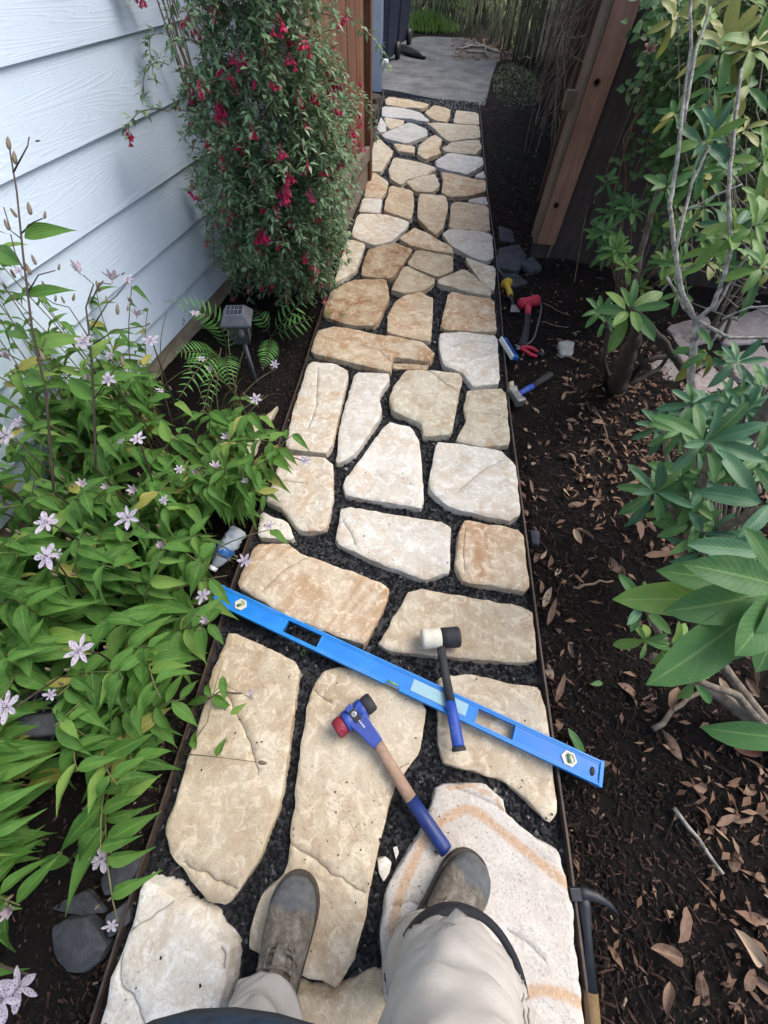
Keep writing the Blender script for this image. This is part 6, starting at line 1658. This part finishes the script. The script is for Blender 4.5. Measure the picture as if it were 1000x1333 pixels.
# blue and black club hammer
t = thing('club_hammer', sz(G(690, 503)), 'steel club hammer with a blue and black handle on the mulch', 'hammer')
a, b = Z(665, 507, .045), Z(678, 525, .045); d_ = (b - a).normalized(); KM = aim((a + b) / 2, d_, Vector((0, 0, 1))); kl = (b - a).length
mb = MB(); vs = [(sx * w_, y * kl / 2, sz_ * w_) for y, w_ in ((-1.08, .018), (-.9, .023), (-.35, .018), (.35, .018), (.9, .023), (1.08, .018)) for sx, sz_ in ((-1, -1), (1, -1), (1, 1), (-1, 1))]
mb.add(vs, [(3, 2, 1, 0), (20, 21, 22, 23)] + [(k * 4 + j, k * 4 + (j + 1) % 4, k * 4 + 4 + (j + 1) % 4, k * 4 + 4 + j) for k in range(5) for j in range(4)], KM, smooth=False); mb.build('head', M['steel'], t, bevel=.003)
p0, p1, p2 = Z(672, 515, .045), Z(693, 503, .04), Z(717, 487, .035)
MB().tube([p0, p1], [.014, .016], 10, flat=.8).build('handle', M['bluegrip2'], t)
MB().tube([p1, p1.lerp(p2, .5), p1.lerp(p2, .95), p2], [.0165, .018, .0195, .016], 10, flat=.8).build('grip', M['blackrubber'], t)
# brick hammer, near right edge of the path
t = thing('brick_hammer', sz(G(768, 1260)), 'dark brick hammer with a curved pick lying beside the near edging', 'hammer')
hp = [Z(751, 1163, .045), Z(762, 1163, .045), Z(776, 1167, .045), Z(793, 1177, .04), Z(806, 1191, .035)]
MB().tube(hp, [.013, .014, .011, .007, .002], 8, flat=.7).build('pick', M['darksteel'], t)
mb = MB(); KM = aim(Z(754, 1163, .045), hp[1] - hp[0], Vector((0, 0, 1))); mb.box((0, -.012, 0), (.024, .024, .024), KM); mb.build('poll', M['darksteel'], t, bevel=.002)
p0, p1, p2, p3 = Z(759, 1164, .04), Z(764, 1215, .035), Z(769, 1290, .033), Z(775, 1370, .03)
MB().tube([p0, p0.lerp(p1, .3), p1, p2], [.014, .016, .011, .015], 10, flat=.8).build('handle', M['darksteel'], t)
MB().tube([p2, p3], [.0155, .017], 10, flat=.8).build('grip', M['tanwood'], t)

# ------------------------------------------------------------------ the person
per = thing('person', (0.0, -.40, TOPZ), 'person in khaki trousers and scuffed leather boots standing on the flagstones', 'person')
def boot(heel, head, nm):
    """boot with its own axes: y from heel to toe"""
    yv = Vector((head.x, head.y, 0)).normalized(); xv = Vector((yv.y, -yv.x, 0)); BM = frame(xv, yv, Vector((0, 0, 1)), heel)
    mb = MB(); n = 28; st = []
    for s, w_, h_, bot in ((.000, .020, .10, .03), (.012, .034, .125, .018), (.045, .041, .135, .018), (.08, .041, .130, .018), (.115, .041, .112, .018), (.15, .044, .095, .018), (.185, .049, .082, .018), (.215, .0525, .075, .018), (.245, .052, .070, .018), (.268, .046, .064, .019), (.285, .034, .055, .022), (.296, .016, .040, .026)):
        L = []
        for k in range(n):
            a = 2 * math.pi * k / n; c_, s_ = math.cos(a), math.sin(a)
            x = w_ * abs(c_) ** .75 * (1 if c_ > 0 else -1); z = (bot + h_) / 2 + (h_ - bot) / 2 * abs(s_) ** .8 * (1 if s_ > 0 else -1)
            cr = .0026 * math.sin(s * 190) * max(0, s_) * (1 if .12 < s < .20 else 0) + .0016 * fbm((x * 60, s * 60, z * 60), 3)
            L.append((x + cr, s, z + cr))
        st.append(L)
    vs = [p for L in st for p in L]
    mb.add(vs, [(i * n + k, i * n + (k + 1) % n, (i + 1) * n + (k + 1) % n, (i + 1) * n + k) for i in range(len(st) - 1) for k in range(n)] + [tuple(range(n))[::-1], tuple((len(st) - 1) * n + k for k in range(n))])
    shaft = []                                                      # upper round the ankle
    for z, rx, ry, cy in ((.06, .044, .066, .068), (.10, .043, .064, .062), (.14, .046, .062, .058), (.18, .050, .064, .056), (.22, .052, .066, .055)):
        shaft.append([(rx * math.cos(2 * math.pi * k / n) + .002 * fbm((z * 40, k * .6, 1), 2), cy + ry * math.sin(2 * math.pi * k / n) + .002 * fbm((z * 40, k * .6, 4), 2), z) for k in range(n)])
    mb.add([p for L in shaft for p in L], [(i * n + k, i * n + (k + 1) % n, (i + 1) * n + (k + 1) % n, (i + 1) * n + k) for i in range(4) for k in range(n)] + [tuple(4 * n + k for k in range(n))])
    o = mb.build('boot', M['leather']); o.parent = per; o.matrix_basis = Matrix.Translation(-per.location) @ BM
    rm = o.modifiers.new('remesh', 'REMESH'); rm.mode = 'VOXEL'; rm.voxel_size = .0035; rm.use_smooth_shade = True
    sm = o.modifiers.new('smooth', 'SMOOTH'); sm.iterations = 6; sm.factor = .5
    def sub(mb2, name, mat):
        q = mb2.build(name, mat); q.parent = o; return q
    mb2 = MB(); out = []
    for s, w_ in ((-.004, .012), (.006, .034), (.045, .044), (.10, .042), (.15, .046), (.2, .053), (.24, .0565), (.268, .050), (.288, .036), (.301, .014)): out.append((s, w_))
    ol = [(w_, s) for s, w_ in out] + [(-w_, s) for s, w_ in reversed(out)]
    ol = [Vector(p) for p in ol]; ol = chaikin(ol, 1, .25); m_ = len(ol)
    mb2.add([(p.x, p.y, z) for z in (0, .024) for p in ol], [tuple(range(m_))[::-1], tuple(range(m_, 2 * m_))] + [(k, (k + 1) % m_, m_ + (k + 1) % m_, m_ + k) for k in range(m_)], smooth=False); sub(mb2, 'sole', M['sole'])
    for k in range(5):
        y = .192 - k * .020; z = .088 + k * .0085
        sub(MB().tube([(-.024, y - .006, z - .005), (-.010, y, z + .004), (.010, y + .002, z + .004), (.024, y - .004, z - .005)], .0030, 6), 'lace', M['lace'])
        for sx in (-1, 1): sub(MB().lathe([(.0, 0), (.0042, 0), (.0042, .002), (.0022, .003), (.0, .003)], 10, Matrix.Translation((sx * .026, y - .005, z - .006)) @ Matrix.Rotation(sx * .7, 4, 'Y')), 'eyelet', M['steel'])
    sub(MB().tube([(.0, .205, .0895), (.0, .17, .099), (.0, .13, .117), (.0, .10, .135)], [.012, .015, .017, .017], 8, flat=.25), 'tongue', M['leather'])
    for sx in (-1, 1): sub(MB().tube([(sx * .027, .196, .080), (sx * .029, .16, .088), (sx * .031, .12, .102), (sx * .033, .09, .118)], .0019, 5), 'seam', M['lace'])
    # stitched vamp seam
    sub(MB().tube([(.046, .145, .05), (.036, .175, .077), (.02, .196, .086), (0, .202, .0885), (-.02, .196, .086), (-.036, .175, .077), (-.046, .145, .05)], .0018, 5), 'seam', M['lace'])
    return o
tl_ = G(391, 1139, .09); tl_.z = TOPZ + .004; dl = Vector((.03, 1, 0)).normalized()
boot(tl_ - dl * .298, dl, 'l')
tr_ = G(627, 1119, .09); tr_.z = TOPZ + .004; drr = Vector((.60, .80, 0)).normalized()
boot(tr_ - drr * .298, drr, 'r')
hL = tl_ - dl * .298; hR = tr_ - drr * .298
def leg_tube(mb, pts, rads, seed, cuff=True, n=72, m=110):
    # smooth curve through the joints, with cloth folds
    P = [Vector(p) for p in pts]; out = []
    for i in range(m + 1):
        f = i / m * (len(P) - 1); k = min(len(P) - 2, int(f)); t = f - k
        p0, p1, p2, p3 = P[max(0, k - 1)], P[k], P[k + 1], P[min(len(P) - 1, k + 2)]
        c = .5 * ((2 * p1) + (p2 - p0) * t + (2 * p0 - 5 * p1 + 4 * p2 - p3) * t * t + (3 * p1 - p0 - 3 * p2 + p3) * t ** 3)
        r = rads[k] * (1 - t) + rads[k + 1] * t; out.append((c, r, i / m))
    a = Vector((1, 0, 0)); vs = []
    for i, (c, r, f) in enumerate(out):
        t = (out[min(m, i + 1)][0] - out[max(0, i - 1)][0]).normalized(); a = (a - t * a.dot(t)).normalized(); b = t.cross(a)
        for k in range(n):
            th = 2 * math.pi * k / n; d_ = a * math.cos(th) + b * math.sin(th)
            q = c + d_ * r
            w_ = fbm((q.x * 7 + seed, q.y * 7, q.z * 9), 3) * .010
            ph = q.z * 62 + 1.6 * math.cos(th + seed) + 4.5 * noise.noise((th * .55, q.z * 5, seed))
            md_ = max(0, .35 + 1.3 * noise.noise((math.cos(th) * 1.2 + seed, math.sin(th) * 1.2, q.z * 7)))
            w_ += .0165 * md_ * (1 - abs(math.sin(ph))) ** 1.4
            ph2 = q.z * 120 - 3.2 * math.sin(th + .6) + 5 * noise.noise((th * .8, q.z * 9, seed + 3))
            w_ += .0085 * max(0, noise.noise((math.cos(th) * 2, math.sin(th) * 2, q.z * 10 + seed)) + .2) * (1 - abs(math.sin(ph2))) ** 1.2
            vs.append(c + d_ * (r + w_))
    if cuff:                                                        # turn the hem in so that it has thickness
        c0, r0 = out[0][0], out[0][1]
        base = len(vs); 
        for k in range(n): vs.append(c0 + (vs[k] - c0) * .90 + Vector((0, 0, .012)))
    fs = [(i * n + k, i * n + (k + 1) % n, (i + 1) * n + (k + 1) % n, (i + 1) * n + k) for i in range(m) for k in range(n)]
    if cuff: fs += [(base + k, base + (k + 1) % n, (k + 1) % n, k) for k in range(n)]
    fs.append(tuple(m * n + k for k in range(n)))
    mb.add(vs, fs)
    def line(k, i0=0, i1=m): return [vs[i * n + k % n] + (vs[i * n + k % n] - out[i][0]).normalized() * .0006 for i in range(i0, i1 + 1)]
    hem = [vs[4 * n + k % n] + (vs[4 * n + k % n] - out[4][0]).normalized() * .0004 for k in range(n + 1)]
    return line, hem
ankL = hL + Vector((.0, .062, 0)); ankR = hR + drr * .088
mb = MB()
lnL, hemL = leg_tube(mb, [(ankL.x - .004, ankL.y + .030, TOPZ + .075), (ankL.x - .008, ankL.y + .012, .25), (-.112, -.43, .50), (-.115, -.41, .66), (-.105, -.37, .86)], [.070, .070, .074, .084, .098], 3)
lnR, hemR = leg_tube(mb, [(ankR.x - .004, ankR.y, TOPZ + .075), (ankR.x - .004, ankR.y + .022, .26), (.162, -.264, .47), (.130, -.240, .66), (.066, -.33, .86)], [.069, .067, .074, .076, .100], 8)
vsb = []
tr = mb.build('trousers', M['khaki'], per)
M['thread'] = simple('khaki_seam', (.27, .245, .21), .9, .2, 60, 0)
for ln_, ks in ((lnR, (4, 6)), (lnL, (40, 42))):
    for k in ks: MB().tube(ln_(k), .0011, 4, cap=False).build('seam', M['thread'], tr)
for hm in (hemL, hemR): MB().tube(hm, .0009, 4, cap=False).build('hem_stitch', M['thread'], tr)
# trouser side seam on the right leg
KR = [Vector(p) for p in ((.225, -.245, .36), (.222, -.222, .46), (.206, -.205, .56), (.190, -.195, .66))]
SEAM = [(ankR.x + .058, ankR.y + .03, TOPZ + .10), (.238, -.275, .30), (.236, -.245, .44), (.212, -.225, .56), (.196, -.215, .66)]
# knee strap hanging round the right shin
sc_ = Vector((.186, -.299, .335)); sm_ = MB(); vs = []; n = 40
ty_ = Vector((.0, .12, 1)).normalized(); tx_ = Vector((1, 0, 0)); tz_ = ty_.cross(tx_).normalized()
for k in range(n):
    a = math.radians(-150 + 205 * k / (n - 1))
    d_ = tx_ * math.cos(a) * .100 - tz_ * math.sin(a) * .098; hw = .012 + .016 * max(0, math.cos(a + 2.3)) ** 3
    c = sc_ + d_ + Vector((.006, 0, -.020 * math.sin(a)))
    for (e, rr) in ((-1, .0), (1, .0), (.6, .011), (-.6, .013)): vs.append(c + ty_ * hw * e + d_.normalized() * rr)
sm_.add(vs, [(k * 4 + j, k * 4 + (j + 1) % 4, (k + 1) * 4 + (j + 1) % 4, (k + 1) * 4 + j) for k in range(n - 1) for j in range(4)] + [(0, 1, 2, 3), tuple((n - 1) * 4 + j for j in (3, 2, 1, 0))], smooth=True)
sm_.build('knee_strap', M['strap'], per)
# upper body, behind the camera apart from the jacket's hem
mb = MB(); n = 36; rows = []
for z, rx, ry, cx, cy in ((.825, .185, .136, -.045, -.305), (.86, .19, .142, -.045, -.303), (.95, .18, .13, -.045, -.33), (1.10, .185, .125, -.04, -.36), (1.25, .20, .125, -.04, -.39), (1.36, .19, .11, -.04, -.41), (1.42, .10, .08, -.04, -.42), (1.44, .065, .065, -.04, -.42)):
    rows.append([(cx + rx * math.cos(2 * math.pi * k / n) * (1 + .02 * fbm((k * .5, z * 9, 2), 2)), cy + ry * math.sin(2 * math.pi * k / n), z + (.004 * math.sin(k * .9) if z < .85 else 0)) for k in range(n)])
mb.add([p for r_ in rows for p in r_], [(i * n + k, i * n + (k + 1) % n, (i + 1) * n + (k + 1) % n, (i + 1) * n + k) for i in range(len(rows) - 1) for k in range(n)] + [tuple((len(rows) - 1) * n + k for k in range(n)), tuple(range(n))[::-1]])
for s in (-1, 1): mb.tube([(-.04 + s * .17, -.41, 1.36), (-.04 + s * .24, -.43, 1.20), (-.04 + s * .27, -.44, 1.03), (-.04 + s * .27, -.41, .84)], [.06, .056, .05, .038], 14)
mb.build('jacket', M['jacket'], per)
sk = bpy.data.meshes.new('body')
sv = [(-.04, -.42, 1.36), (-.04, -.42, 1.46), (-.04, -.40, 1.52), (-.04, -.39, 1.60), (-.04, -.40, 1.66)]
mb = MB(); mb.tube(sv, [.06, .055, .07, .082, .055], 20)
for s in (-1, 1):
    wr = Vector((-.04 + s * .27, -.41, .86)); mb.tube([wr, wr + Vector((0, .01, -.06)), wr + Vector((0, .02, -.10))], [.028, .040, .034], 10, flat=.55)
    for k in range(4):
        o_ = wr + Vector((0, .02 + (k - 1.5) * .018, -.09)); mb.tube([o_, o_ + Vector((-s * .006, .004, -.04)), o_ + Vector((-s * .018, .006, -.07 - .006 * (k in (1, 2))))], [.009, .008, .006], 8)
    mb.tube([wr + Vector((0, .03, -.04)), wr + Vector((-s * .02, .06, -.07)), wr + Vector((-s * .025, .065, -.10))], [.012, .010, .007], 8)
mb.build('body', M['skin'], per)
mb = MB(); mb.tube([(-.04, -.44, 1.54), (-.04, -.42, 1.64), (-.04, -.40, 1.70)], [.078, .088, .05], 18); mb.build('hair', M['hair'], per)
